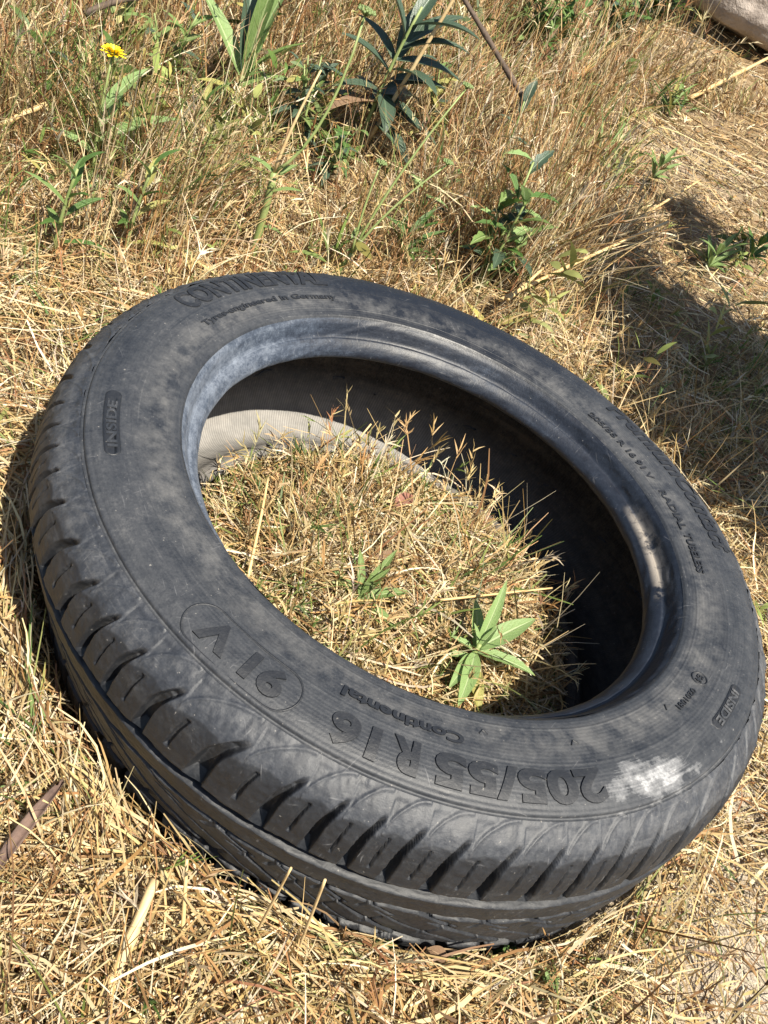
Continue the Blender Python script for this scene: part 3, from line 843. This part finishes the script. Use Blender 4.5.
# ------------------------------------------------------------------ leafy plants
M_GREEN = mat_leaf('fresh_green_leaf', (.17, .26, .075), (.12, .20, .05), (.36, .42, .20))
M_SAGE = mat_leaf('grey_green_leaf', (.24, .36, .13), (.19, .30, .10), (.42, .50, .27))
M_DARK = mat_leaf('dark_green_leaf', (.050, .085, .055), (.03, .06, .035), (.10, .15, .09), trans=.15, rough=.4)
M_LUSH = mat_leaf('lush_green_leaf', (.075, .16, .03), (.045, .11, .02), (.17, .26, .08))
M_OLIVE = mat_leaf('yellowing_leaf', (.34, .34, .09), (.25, .22, .07), (.45, .42, .2))
M_BROWNLEAF = mat_leaf('withered_brown_leaf', (.20, .12, .065), (.11, .06, .035), (.28, .19, .11), trans=.12, rough=.75)
M_PINKLEAF = mat_leaf('reddish_leaf', (.36, .17, .12), (.26, .11, .08), (.42, .25, .17))
M_STEM = mat_plain('green_stem', (.17, .23, .07), (.25, .29, .11), 50, .55, .3, .001)
M_DRYSTEM = mat_plain('dry_stalk', (.40, .27, .12), (.60, .46, .25), 40, .65, .5, .001, (1, 1, 1))
M_YELLOW = mat_plain('yellow_petal', (.80, .58, .01), (.88, .68, .02), 90, .55, .2, .0005)

def leaf_mesh(length, width, droop=.5, fold=.35, teeth=0.0, nt=5, wave=0.0, broad=.42, seed=0):
    """a bent, folded leaf along +x with its blade in xy"""
    rs = np.random.default_rng(seed); n = 26; m = 7
    t = np.linspace(0, 1, n)
    shape = np.sin(np.pi * t ** (math.log(.5) / math.log(broad))) ** .85
    shape = np.maximum(shape, .05 * (1 - t))
    if teeth: shape = shape * (1 - teeth * (1 - np.abs(((t * nt) % 1) * 2 - 1)) ** 1.2)
    ang = -droop * t ** 1.3
    dx = np.cos(ang) * length / (n - 1); dz = np.sin(ang) * length / (n - 1)
    X = np.r_[0, np.cumsum(dx[:-1])]; Z = np.r_[0, np.cumsum(dz[:-1])]
    V, UV = [], []
    ph = rs.uniform(0, 6)
    for i in range(n):
        for j in range(m):
            s = (j / (m - 1)) * 2 - 1
            y = s * shape[i] * width / 2
            up_ = abs(s) ** 1.4 * fold * shape[i] * width / 2 + wave * width * math.sin(t[i] * 15 + ph + s) * abs(s) * shape[i] * .4
            V.append((X[i] - up_ * math.sin(ang[i]), y * math.cos(fold * .5), Z[i] + up_ * math.cos(ang[i]))); UV.append((.5 + s / 2, t[i]))
    F = [(i * m + j, i * m + j + 1, (i + 1) * m + j + 1, (i + 1) * m + j) for i in range(n - 1) for j in range(m - 1)]
    return np.array(V), np.array(F), np.array(UV)
LEAFS = {}
def leaf(parent, base, yaw, pitch, length, width, mat, roll=0.0, **kw):
    key = (mat.name, round(width / length, 2), tuple(sorted(kw.items())))
    if key not in LEAFS:
        V, F, UV = leaf_mesh(1.0, width / length, seed=len(LEAFS), **kw)
        o = mesh_obj('leaf', V, F, mat, parent, uv=UV); LEAFS[key] = o.data
    else:
        o = bpy.data.objects.new('leaf', LEAFS[key]); COL.objects.link(o); o.parent = parent
    o.matrix_local = Matrix.Translation(base) @ Matrix.Rotation(yaw, 4, 'Z') @ Matrix.Rotation(-pitch, 4, 'Y') @ Matrix.Rotation(roll, 4, 'X') @ Matrix.Diagonal((length, length, length, 1))
    return o
def stem(parent, pts, r0, r1, mat=None, name='stem'):
    V, F = tube(pts, np.linspace(r0, r1, len(pts)), 8)
    return mesh_obj(name, V, F, mat or M_STEM, parent)
# picture directions on the ground: right and away as seen by the viewer
RIGHT = Vector(CAM_R[0]); RIGHT.z = 0; RIGHT.normalize()
AWAY = Vector((FE[0], FE[1], 0)).normalized()
def yaw_of(a):
    """heading whose bearing in the view is a (0 = to the right, 90 = away)"""
    v = RIGHT * math.cos(R_(a)) + AWAY * math.sin(R_(a)); return math.atan2(v.y, v.x)

def rosette_plant(name, px, label, cat, mat, leaves, hgt=.03, group=None, stem_r=.002, sm_=None, lift=0):
    P = at(*px); t = empty(name, P, label, cat, group)
    stem(t, bez((0, 0, -.01), (.003, 0, hgt * .5), (.002, .002, hgt), 6), stem_r * 1.2, stem_r, sm_)
    for (b, pitch, ln, wd, f, kw) in leaves:
        leaf(t, (0.002, .002, hgt * f), yaw_of(b), R_(pitch), ln, wd, kw.pop('mat', mat), **kw)
    return t

def build_plants():
    K = dict
    # the sow-thistle inside the tyre
    P = at(461, 674); t = empty('sowthistle', P + Vector((0, 0, 0)), 'pale green leafy weed inside the tyre beside the near rim', 'weed')
    stem(t, bez((0, 0, -.01), (.004, .002, .01), (.002, -.002, .043), 6), .0028, .0020)
    for b, pit, ln, wd, f, kw in ((42, 28, .072, .026, 1, K(droop=.35, fold=.3)), (-8, 12, .068, .020, .9, K(droop=.6, fold=.4, teeth=.2, nt=7)), (-88, 8, .068, .022, .9, K(droop=.55, fold=.35)),
                                  (-62, 0, .055, .020, .6, K(droop=.5, fold=.3, mat=M_OLIVE)), (-104, 15, .056, .018, .8, K(droop=.7, fold=.45)), (98, 55, .074, .017, 1, K(droop=.3, fold=.45)), (112, 30, .056, .018, .9, K(droop=.5, fold=.4)),
                                  (165, 22, .030, .012, .9, K(droop=.6, fold=.4, teeth=.25, nt=6)), (195, 10, .030, .010, .7, K(droop=.4, fold=.45)), (60, 70, .032, .009, 1, K(droop=.2, fold=.5)), (140, 60, .028, .009, 1, K(droop=.5, fold=.5))):
        leaf(t, (.002, -.001, (.037 * f)), yaw_of(b), R_(pit), ln * .90, wd * .70, kw.pop('mat', M_SAGE), **kw)
    # low seedlings inside
    rosette_plant('seedling', (352, 612), 'narrow leaved green seedling left of the sowthistle inside the tyre', 'weed', M_GREEN,
        [(75, 55, .055, .009, 1, K(droop=.3, fold=.4)), (20, 25, .050, .011, .9, K(droop=.5, fold=.4)), (-30, 12, .045, .010, .9, K(droop=.5, fold=.4)), (120, 40, .045, .008, 1, K(droop=.4, fold=.4)), (150, 25, .040, .010, .8, K(droop=.5, fold=.4)), (50, 65, .040, .008, 1, K(droop=.3, fold=.4))], .02)
    rosette_plant('seedling', (478, 522), 'small lobed green seedling at the shaded edge inside the tyre', 'weed', M_GREEN,
        [(80, 35, .035, .016, 1, K(droop=.5, fold=.3, teeth=.4, nt=3)), (10, 20, .036, .017, 1, K(droop=.5, fold=.3, teeth=.4, nt=3)), (170, 25, .030, .015, 1, K(droop=.5, fold=.3, teeth=.4, nt=3)), (-60, 10, .028, .014, 1, K(droop=.5, fold=.3, teeth=.4, nt=3))], .016)
    t = empty('fallen_leaf', at(392, 512, .02) + Vector((0, 0, .025)), 'pinkish withered leaf lying on the straw inside the tyre', 'leaf')
    leaf(t, (0, 0, 0), yaw_of(60), R_(18), .030, .016, M_PINKLEAF, droop=.6, fold=.4)
    t = empty('fallen_leaf', at(372, 562, .02) + Vector((0, 0, .022)), 'brown curled leaf lying in the middle of the straw inside the tyre', 'leaf')
    leaf(t, (0, 0, 0), yaw_of(15), R_(8), .045, .016, M_BROWNLEAF, droop=.9, fold=.6)
    # weeds along the back
    rosette_plant('broadleaf_weed', (232, 120), 'tall weed with long grey green lance leaves at the top left', 'weed', M_SAGE,
        [(150, 42, 0.154, 0.035, .9, K(droop=.30, fold=.35)), (92, 74, 0.174, 0.030, 1, K(droop=.25, fold=.3)), (125, 62, 0.164, 0.030, 1, K(droop=.3, fold=.45, mat=M_DARK)), (60, 78, 0.195, 0.030, 1, K(droop=.3, fold=.4)),
         (30, 40, 0.092, 0.022, .7, K(droop=.8, fold=.4, mat=M_GREEN)), (190, 20, 0.071, 0.021, .5, K(droop=.7, fold=.4, mat=M_OLIVE)), (85, 84, 0.225, 0.027, 1, K(droop=.2, fold=.5, mat=M_GREEN)), (0, 60, 0.122, 0.021, .9, K(droop=.5, fold=.5, mat=M_GREEN)),
         (-50, 10, 0.061, 0.019, .4, K(droop=.7, fold=.4, mat=M_OLIVE))], .07, stem_r=.004)
    # dark-leaved plant in shade
    P = at(358, 152); t = empty('shaded_weed', P, 'dark blue green broad leaved weed at the top centre', 'weed')
    stem(t, bez((0, 0, -.02), (.01, 0, .10), (-.015, 0, .24), 9), .0045, .002)
    stem(t, bez((0, 0, -.02), (-.03, .02, .15), (-.06, .03, .36), 9), .004, .0025, M_DRYSTEM)
    for b, pit, ln, wd, z, kw in ((185, 30, .13, .040, .17, K(droop=.6, fold=.3)), (160, 5, .13, .044, .09, K(droop=.6, fold=.3)), (-40, 25, .13, .040, .18, K(droop=.8, fold=.3)), (10, 35, .13, .044, .14, K(droop=.7, fold=.35)), (75, 25, .14, .044, .09, K(droop=.6, fold=.3)), (-10, -10, .12, .040, .13, K(droop=.5, fold=.3)), (20, 20, .13, .036, .16, K(droop=.6, fold=.3)), (-5, 5, .15, .050, .10, K(droop=.6, fold=.3)), (150, 35, .13, .032, .19, K(droop=.7, fold=.4)), (100, 50, .15, .034, .20, K(droop=.5, fold=.4)), (45, 45, .15, .036, .23, K(droop=.6, fold=.3)),
                                  (-30, 0, .12, .046, .07, K(droop=.7, fold=.3)), (200, 10, .11, .032, .13, K(droop=.8, fold=.3)), (215, -5, .13, .030, .11, K(droop=.7, fold=.6, mat=M_BROWNLEAF)), (-60, -10, .10, .036, .13, K(droop=.7, fold=.3)), (80, 60, .13, .032, .26, K(droop=.5, fold=.4)), (0, 40, .14, .034, .22, K(droop=.9, fold=.4)),
                                  (12, 15, .15, .044, .20, K(droop=.6, fold=.3)), (170, 55, .14, .034, .24, K(droop=.5, fold=.4)), (60, 10, .13, .046, .13, K(droop=.7, fold=.3)), (-15, 30, .14, .036, .27, K(droop=.7, fold=.4)), (30, 0, .12, .044, .06, K(droop=.5, fold=.3)), (130, 20, .12, .036, .10, K(droop=.6, fold=.3))):
        z *= .78
        leaf(t, (-.02 * z / .4, 0, z), yaw_of(b), R_(pit), ln * .82, wd * .88, kw.pop('mat', M_DARK), **kw)
    # yellow flower
    P = at(92, 194); t = empty('yellow_flower', P, 'yellow flower head on a leafy stem in the top left corner', 'flower')
    top = Vector((0, 0, .17)) + RIGHT * -.018 + AWAY * .03
    stem(t, bez((0, 0, -.01), (.01, 0, .09), tuple(top), 9), .0022, .0014)
    V, F, UV = leaf_mesh(.017, .006, droop=.25, fold=.1, broad=.6)
    Vs, Fs, Us = [], [], []; off = 0
    for k in range(46):
        a = k * 2.399; lay = k / 46; pit = .15 + .95 * (1 - lay); sc = .65 + .4 * lay
        Mx = np.array((Matrix.Rotation(a, 3, 'Z') @ Matrix.Rotation(-pit, 3, 'Y')))
        Vs.append((V * sc) @ Mx.T + np.array(top)); Fs.append(F + off); Us.append(UV); off += len(V)
    mesh_obj('flower_head', np.concatenate(Vs), np.concatenate(Fs), M_YELLOW, t, uv=np.concatenate(Us))
    for b, pit, ln, wd, z, kw in ((20, 40, .11, .032, .07, K(droop=.4, fold=.3)), (60, 55, .08, .022, .11, K(droop=.4, fold=.3)), (-20, 10, .085, .02, .04, K(droop=.5, fold=.3, mat=M_OLIVE)), (170, 20, .07, .018, .05, K(droop=.6, fold=.4)), (-60, 5, .06, .018, .03, K(droop=.5, fold=.3)), (100, 40, .07, .02, .09, K(droop=.6, fold=.3))):
        leaf(t, (.004, 0, z), yaw_of(b), R_(pit), ln, wd, kw.pop('mat', M_SAGE), **kw)
    # green stalk with umbel, left
    def umbel(t, tip, sc, mat):
        Vs, Fs = [], []; off = 0
        for k in range(26):
            a = k * 2.399; rr = math.sqrt(k / 26) * .016 * sc
            d = Vector((math.cos(a) * rr, math.sin(a) * rr, .014 * sc - rr * .3))
            V, F = tube([tip, tip + d * .6, tip + d], [.0006 * sc, .0005 * sc, .0022 * sc], 6)
            Vs.append(V); Fs.append(F + off); off += len(V)
        return mesh_obj('flower_head', np.concatenate(Vs), np.concatenate(Fs), mat, t)
    P = at(250, 262); t = empty('flowering_stalk', P, 'thick pale green stalk rising behind the tyre with a greenish flower head', 'weed')
    j = Vector((0, 0, .125)) + RIGHT * -.005
    stem(t, bez((0, 0, -.01), (.0, 0, .06), tuple(j), 8), .0055, .0045)
    tip = j + RIGHT * .035 + Vector((0, 0, .20)) + AWAY * .03
    stem(t, bez(tuple(j), tuple(j + RIGHT * .05 + Vector((0, 0, .06))), tuple(tip), 8), .0022, .0014)
    umbel(t, tip, .8, M_GREEN)
    tip2 = j + RIGHT * .01 + Vector((0, 0, .13)) + AWAY * .02
    stem(t, bez(tuple(j), tuple(j + Vector((0, 0, .05))), tuple(tip2), 7), .0025, .0012, M_DRYSTEM)
    for b, pit, ln, wd, z in ((10, 30, .04, .010, .10), (170, 25, .045, .012, .12), (60, 40, .035, .01, .12), (0, 10, .03, .009, .05)):
        leaf(t, (0, 0, z), yaw_of(b), R_(pit), ln, wd, M_GREEN, droop=.5, fold=.4)
    P = at(334, 282); t = empty('flowering_stalk', P, 'slender branched green stalk at the tyre top rim behind the centre', 'weed')
    j = Vector((0, 0, .05))
    stem(t, bez((0, 0, -.01), (0, 0, .02), tuple(j + RIGHT * .008), 6), .003, .0026)
    for dx, dz, da in ((.075, .15, .03), (.055, .24, .05), (-.004, .12, .02)):
        tip = j + RIGHT * dx + Vector((0, 0, dz)) + AWAY * da
        stem(t, bez(tuple(j + RIGHT * .008), tuple(j + RIGHT * dx * .35 + Vector((0, 0, dz * .5))), tuple(tip), 8), .0020, .0011)
        umbel(t, tip, .55, M_GREEN)
    for b, pit, ln, z in ((20, 30, .035, .05), (160, 20, .03, .04), (80, 40, .03, .07)):
        leaf(t, (0, 0, z), yaw_of(b), R_(pit), ln, .009, M_GREEN, droop=.5, fold=.4)
    # leafy weed behind the tyre, right of centre
    P = at(478, 292); t = empty('leafy_weed', P, 'bushy green weed with toothed leaves just behind the tyre right of centre', 'weed')
    for q, (dx, h_) in enumerate(((0, .16), (-.035, .13), (.03, .10), (-.02, .19))):
        tip = Vector((0, 0, h_)) + RIGHT * dx + AWAY * (.02 * q)
        stem(t, bez((0, 0, -.01), tuple(tip * .4), tuple(tip), 7), .0026, .0016)
        for k in range(9):
            f = .25 + .75 * k / 8; b = tip * f
            leaf(t, tuple(b), yaw_of(k * 137.5 + q * 60), R_(15 + 45 * f * (k % 2)), random.uniform(.045, .075), .022, (M_LUSH, M_GREEN, M_DARK, M_SAGE)[(k + q) % 4], droop=.7, fold=.35, teeth=.3, nt=4)
    # bushes in the back
    def bush(name, px, label, n, h_, ln, mats, spread, base_lift=0):
        P = at(*px); t = empty(name, P, label, 'bush')
        for q in range(n):
            a = q * 2.399; rr = spread * math.sqrt((q + .5) / n)
            tip = Vector((math.cos(a) * rr, math.sin(a) * rr, h_ * random.uniform(.6, 1)))
            stem(t, bez((0, 0, -.02), tuple(tip * .4 + Vector((0, 0, .02))), tuple(tip), 6), .0022, .001)
            for k in range(10):
                f = .3 + .7 * k / 9; b = tip * f
                leaf(t, tuple(b), random.uniform(0, 6.28), R_(random.uniform(0, 60)), random.uniform(.7, 1.2) * ln, ln * .34, mats[(k + q) % len(mats)], droop=.6, fold=.3, broad=.45)
        return t
    bush('green_bush', (528, 68), 'bright green leafy bush at the top centre right of the dark twig', 16, .17, .046, (M_LUSH, M_GREEN, M_LUSH), .065)
    bush('green_bush', (596, 54), 'bushy bright green weed right of the leafy bush at the top edge', 16, .17, .050, (M_LUSH, M_LUSH, M_DARK), .085)
    bush('green_bush', (648, 26), 'farthest low green bush near the rock in the top right corner', 8, .12, .05, (M_LUSH, M_DARK), .09)
    # small weeds on the right
    for px, lab, mt in (((700, 278), 'low green weed in the sun at the right edge of the shadow', M_GREEN), ((645, 190), 'small green weed in the straw far right above the shadow', M_GREEN), ((395, 268), 'small green weed close behind the tyre top rim', M_LUSH), ((742, 268), 'green weed at the right edge of the photo', M_LUSH)):
        rosette_plant('small_weed', px, lab, 'weed', mt, [(k * 47 + 20, 25 + (k * 31) % 45, .05 + .015 * (k % 3), .012, .5 + .5 * (k % 2), K(droop=.6, fold=.4)) for k in range(9)], .05)
    # left weeds
    for px, lab, mt, h_ in (((52, 262), 'dark stemmed weed left of the flowering stalk near the left edge', M_LUSH, .12), ((122, 262), 'weed with yellowing leaf tips left behind the tyre', M_OLIVE, .13), ((185, 150), 'thin weed with yellow green leaves below the lance leaved weed', M_OLIVE, .08)):
        P = at(*px); t = empty('slender_weed', P, lab, 'weed')
        tip = Vector((0, 0, h_)) + RIGHT * .012
        stem(t, bez((0, 0, -.01), (0, 0, h_ * .5), tuple(tip), 7), .0026, .0014)
        for k in range(9):
            f = .2 + .8 * k / 8
            leaf(t, tuple(tip * f), yaw_of(k * 137.5), R_(20 + 40 * f), random.uniform(.035, .06), .011, (mt, M_GREEN, M_LUSH)[k % 3], droop=.6, fold=.4)
    for px, lab, mt, h_, nl, ln0 in (((296, 150), 'leafy dark green weed left of the dark blue green weed', M_DARK, .15, 16, .055), ((425, 150), 'olive tinged leafy weed right of the dark blue green weed', M_OLIVE, .15, 16, .050),
                                ((318, 190), 'bushy green weed in front of the dark blue green weed', M_LUSH, .10, 18, .042), ((62, 120), 'leafy weed low under the yellow flower at the left', M_LUSH, .10, 14, .045),
                                ((160, 90), 'green weed between the yellow flower and the lance leaved weed', M_GREEN, .12, 14, .050), ((420, 232), 'spreading green weed left of the bushy toothed weed', M_SAGE, .09, 16, .040),
                                ((655, 112), 'lone leafy weed on the pale slope at the upper right', M_GREEN, .08, 12, .040)):
        P = at(*px); t = empty('leafy_weed', P, lab, 'weed')
        for q in range(3):
            tip = Vector((random.uniform(-.05, .05), random.uniform(-.05, .05), h_ * random.uniform(.7, 1.1)))
            stem(t, bez((0, 0, -.01), tuple(tip * .5 + Vector((0, 0, .02))), tuple(tip), 7), .0024, .0012)
            for k in range(nl // 2):
                f = .2 + .8 * k / (nl // 2)
                leaf(t, tuple(tip * f), random.uniform(0, 6.28), R_(random.uniform(-10, 60)), random.uniform(.6, 1.2) * ln0, ln0 * .30, (mt, mt, M_GREEN, M_DARK)[(k + q) % 4], droop=.7, fold=.35, teeth=.2, nt=5)
    P = at(487, 190); t = empty('slender_weed', P, 'single thin stem with blue green leaves right of the dark weed', 'weed')
    stem(t, bez((0, 0, -.01), (0, 0, .1), tuple(RIGHT * -.01 + Vector((0, 0, .16))), 7), .002, .0014)
    for b, pit, ln, z in ((-5, 0, .055, .10), (100, 60, .055, .14), (80, 70, .04, .16), (190, 20, .035, .12)):
        leaf(t, tuple(RIGHT * -.01 * z / .16 + Vector((0, 0, z))), yaw_of(b), R_(pit), ln, .018, M_DARK, droop=.4, fold=.3)
    # fresh grass tufts
    def tuft(px, lab, n, h_, spread=.012, lean=None):
        P = at(*px); t = empty('grass_tuft', P, lab, 'grass tuft')
        for k in range(n):
            a = random.uniform(0, 360) if lean is None else random.gauss(lean, 35)
            d = Vector((random.gauss(0, spread), random.gauss(0, spread), 0))
            leaf(t, tuple(d), yaw_of(a), R_(random.uniform(40, 80)), h_ * random.uniform(.6, 1.15), h_ * .045, (M_GREEN, M_LUSH, M_OLIVE)[k % 3], droop=1.0, fold=.5, broad=.25)
    tuft((64, 345), 'green grass tuft left of the tyre shoulder', 9, .085)
    tuft((128, 335), 'yellow green grass tuft touching the tyre at its upper left', 7, .06, lean=150)
    tuft((10, 720), 'green grass blades at the left edge beside the tread', 6, .10, lean=170)
    tuft((14, 775), 'long arching green blades by the brown strip at the left edge', 5, .09, lean=120)
    tuft((205, 195), 'green grass tuft under the lance leaved weed', 10, .09)
    tuft((622, 300), 'green grass tuft beside the pale reed in the straw', 9, .07)
    tuft((560, 330), 'thin green grass tuft touching the tyre rim right of centre', 8, .06)
    tuft((430, 196), 'tall green grass tuft beneath the dark weed', 10, .13)
    tuft((660, 110), 'grass tuft greening the slope at the upper right', 14, .16, .03)
    tuft((600, 170), 'large pale green grass tuft on the slope right of centre', 16, .14, .03)
    # ground leaves along the bottom edge
    for px, lab, mt in (((332, 968), 'pale oval leaves on the straw under the tread', M_SAGE), ((372, 962), 'green oval leaves under the tread right of the pale ones', M_GREEN), ((492, 962), 'dark green oval leaves in the shadow under the tread', M_LUSH), ((528, 985), 'small sage leaves in the straw at the bottom centre', M_SAGE), ((88, 820), 'green seedling beside the brown strip', M_GREEN)):
        rosette_plant('ground_weed', px, lab, 'weed', mt, [(k * 137.5 + px[0], 8 + (k * 29) % 50, (.008 + .004 * (k % 3)), .0075 + .002 * (k % 2), .4 + .6 * ((k * 3) % 5) / 4, K(droop=.5, fold=.25, broad=.5)) for k in range(8)], .026, stem_r=.0008)
    t = empty('fallen_leaf', at(422, 980) + Vector((0, 0, .034)), 'dull purple brown leaf lying under the tread', 'leaf')
    leaf(t, (0, 0, 0), yaw_of(160), R_(15), .015, .010, M_BROWNLEAF, droop=.6, fold=.3)
build_plants()

# ------------------------------------------------------------------ sticks, stalks, stones
M_TWIG = mat_plain('dark_bark', (.045, .03, .022), (.12, .085, .06), 90, .85, .8, .002)
M_STRIP = mat_plain('brown_bark_strip', (.050, .030, .024), (.13, .082, .062), 70, .8, .9, .002)
M_REED = mat_plain('straw_coloured_reed', (.42, .28, .12), (.60, .45, .22), 30, .5, .3, .001)
M_ROCK = mat_plain('pale_rock', (.17, .14, .12), (.36, .31, .27), 14, .9, .9, .02)
M_SHELL = mat_plain('white_shell', (.55, .52, .50), (.72, .70, .68), 60, .4, .2, .001)

def up_at(px, py, z):
    """point z above the ground along the line of a place in the photograph"""
    d = ray(px, py); s = .2
    while s < 14:
        P = CAM_C + d * s
        if P[2] < height(P[0], P[1]) + z: break
        s += .005
    return Vector(CAM_C + d * s)
def stick(name, a, b, za, zb, r0, r1, mat, label, cat, bow=.0, knots=0, group=None):
    A = up_at(*a, za); B = up_at(*b, zb); n = 12
    P = bez(tuple(A), tuple((A + B) / 2 + Vector((0, 0, bow))), tuple(B), n)
    rad = np.linspace(r0, r1, n)
    for k in range(1, knots + 1):
        rad[min(n - 1, int(k * n / (knots + 1)))] *= 1.25
    V, F = tube(P - np.array(A), rad, 10)
    o = mesh_obj(name, V, F, mat); o.location = A
    return tag(o, label, cat, group)
def build_sticks():
    stick('twig', (461, -6), (527, 104), .25, .15, .0040, .0050, M_TWIG, 'dark bare twig leaning out of the weeds at the top centre', 'twig', .0, 2)
    stick('twig', (85, 14), (138, -2), .10, .12, .005, .004, M_TWIG, 'dark thick twig lying at the top left corner', 'twig', .01, 1)
    stick('reed', (500, 300), (668, 222), .05, .13, .0030, .0022, M_REED, 'long pale reed lying on the straw right of the leafy weed', 'reed', .01, 2)
    stick('reed', (508, 300), (548, 264), .06, .08, .0028, .0018, M_REED, 'short pale reed crossing the long one behind the tyre', 'reed')
    stick('reed', (98, 1016), (155, 880), .022, .046, .0036, .0030, M_DRYSTEM, 'thick flat straw stalk standing at the bottom left', 'reed', .008, 1)
    stick('reed', (130, 1022), (246, 984), .03, .03, .0018, .0012, M_REED, 'thin pale straw lying at the bottom edge', 'reed')
    stick('reed', (180, 980), (187, 859), .01, .075, .0016, .0010, M_REED, 'upright thin straw against the tread at the lower left', 'reed')
    stick('reed', (298, 950), (325, 880), .02, .15, .0010, .0008, M_DRYSTEM, 'brownish upright straw in front of the tread groove', 'reed')
    stick('reed', (255, 935), (291, 868), .02, .15, .0010, .0007, M_DRYSTEM, 'leaning brown straw in front of the tread, left of the upright one', 'reed')
    stick('reed', (0, 125), (46, 104), .06, .08, .0040, .0034, M_REED, 'thick pale stalk lying at the left edge', 'reed', 0, 1)
    stick('reed', (246, 585), (268, 478), .03, .07, .0016, .0011, M_REED, 'tall bent straw inside the tyre near its left rim', 'reed', .01)
    stick('reed', (440, 600), (552, 588), .05, .06, .0012, .0009, M_REED, 'thin straw poking into the dark part of the tyre', 'reed')
    stick('reed', (340, 462), (371, 424), .05, .085, .0011, .0009, M_REED, 'forked pale straw against the dark liner', 'reed')
    stick('reed', (690, 98), (768, 58), .03, .08, .006, .004, M_REED, 'pale reed leaning beneath the rock', 'reed')
    stick('reed', (610, 236), (700, 180), .05, .02, .0034, .002, M_REED, 'faint reed continuing up the slope at the right', 'reed')
    # curled strip of bark at the left edge
    A = up_at(-6, 872, .030); B = up_at(64, 782, .045); n = 18; Vs = []; F = []
    t_ = (B - A).normalized(); q = t_.cross(Vector((0, 0, 1))).normalized()
    for i in range(n):
        f = i / (n - 1); p = (B - A) * f + Vector((0, 0, .006 * math.sin(f * 3.1)))
        wd = .0032 * (math.sin(math.pi * min(1, f * .9 + .15)) ** .6) + .001
        for s, h in ((-1, .004), (-.5, .0005), (0, 0), (.5, .001), (1, .0045), (.5, -.001), (0, -.0018), (-.5, -.0012)):
            Vs.append(p + q * s * wd + Vector((0, 0, h + .0006 * math.sin(9 * f + s))))
    for i in range(n - 1):
        for k in range(8): F.append((i * 8 + k, i * 8 + (k + 1) % 8, (i + 1) * 8 + (k + 1) % 8, (i + 1) * 8 + k))
    o = mesh_obj('bark_strip', np.array([tuple(v) for v in Vs]), np.array(F), M_STRIP); o.location = A
    tag(o, 'dark brown strip of bark lying at the left edge near the tread', 'bark')
    # stones
    def stone(name, P, sx, sy, sz, mat, label, cat, seed, flat=.0, rot=0.0):
        bm = bmesh.new(); bmesh.ops.create_icosphere(bm, subdivisions=5, radius=1)
        rs = np.random.default_rng(seed)
        planes = [(Vector(rs.normal(size=3)).normalized(), rs.uniform(.62, .9)) for _ in range(11)] + [(Vector((0, 0, 1)), .7)]
        for v in bm.verts:
            for nrm, dd in planes:
                k = v.co.dot(nrm)
                if k > dd: v.co -= nrm * (k - dd) * .92
            c = v.co
            f = 1 + .10 * (vnoise(c.x * 1.0, c.y + c.z * 2.1, .45, seed) - .5) + .05 * (vnoise(c.x * 1.0 - c.z, c.y, .12, seed + 1) - .5)
            v.co = Vector((c.x * sx * f, c.y * sy * f, c.z * sz * f))
        me = bpy.data.meshes.new(name); bm.to_mesh(me); bm.free(); me.materials.append(mat)
        for p in me.polygons: p.use_smooth = True
        o = bpy.data.objects.new(name, me); COL.objects.link(o); o.location = P; o.rotation_euler = (0, 0, rot)
        return tag(o, label, cat)
    P = at(752, 42); stone('rock', P + Vector((0, 0, .10)), .34, .20, .15, M_ROCK, 'large pale flat topped rock in the top right corner', 'rock', 3, rot=yaw_of(10))
    P = at(765, 628); stone('stone', P + Vector((0, 0, .02)), .030, .022, .020, M_SHELL, 'white stone beside the tyre at the right edge', 'stone', 5, rot=1)
    P = at(541, 264); o = stone('snail_shell', P + Vector((0, 0, .03)), .012, .011, .013, M_SHELL, 'small white snail shell in the straw behind the tyre', 'shell', 8)
build_sticks()

# ------------------------------------------------------------------ the bush outside the frame whose shadow falls across the straw
def build_shade_bush():
    base = Vector((-1.02, .52, 0)); base.z = float(height(base.x, base.y))
    t = empty('shade_bush', base, 'loose leafy bush standing right of the frame and shading the straw', 'bush')
    rs = np.random.default_rng(5)
    # clumps of twigs reaching over the slope; each clump shades one patch
    def over(px, py, h):
        g = at(px, py); return Vector((g.x, g.y, g.z)) + Vector(L) * (h / L.z)
    clumps = [(over(635, 305, .95), .13, 150), (over(690, 345, .88), .16, 220), (over(750, 360, .95), .15, 170), (over(735, 470, .80), .15, 170), (over(675, 425, .9), .12, 110),
              (over(598, 236, 1.05), .08, 60), (over(618, 268, 1.0), .09, 80), (over(650, 385, .92), .10, 90), (over(690, 228, 1.05), .12, 60), (over(790, 430, .9), .22, 220), (over(720, 405, .9), .12, 100)]
    for q, (c, sp, n) in enumerate(clumps):
        c = c - base
        st = bez((0, 0, -.03), (c.x * .35, c.y * .3, c.z * .75), tuple(c), 9)
        stem(t, st, .010, .003, M_TWIG, 'branch')
        V, F, UV = leaf_mesh(.085, .034, droop=.5, fold=.3)
        Vs, Fs, Us = [], [], []; off = 0
        for k in range(n):
            d = rs.normal(size=3); d /= np.linalg.norm(d); d *= sp * rs.random() ** .5; d[2] *= .6
            Mx = np.array(Matrix.Rotation(rs.uniform(0, 6.28), 3, 'Z') @ Matrix.Rotation(rs.uniform(-.7, .7), 3, 'Y') @ Matrix.Rotation(rs.uniform(-.7, .7), 3, 'X'))
            Vs.append((V * rs.uniform(.7, 1.2)) @ Mx.T + np.array(c) + d); Fs.append(F + off); Us.append(UV); off += len(V)
        mesh_obj('foliage', np.concatenate(Vs), np.concatenate(Fs), M_LUSH, t, uv=np.concatenate(Us))
build_shade_bush()
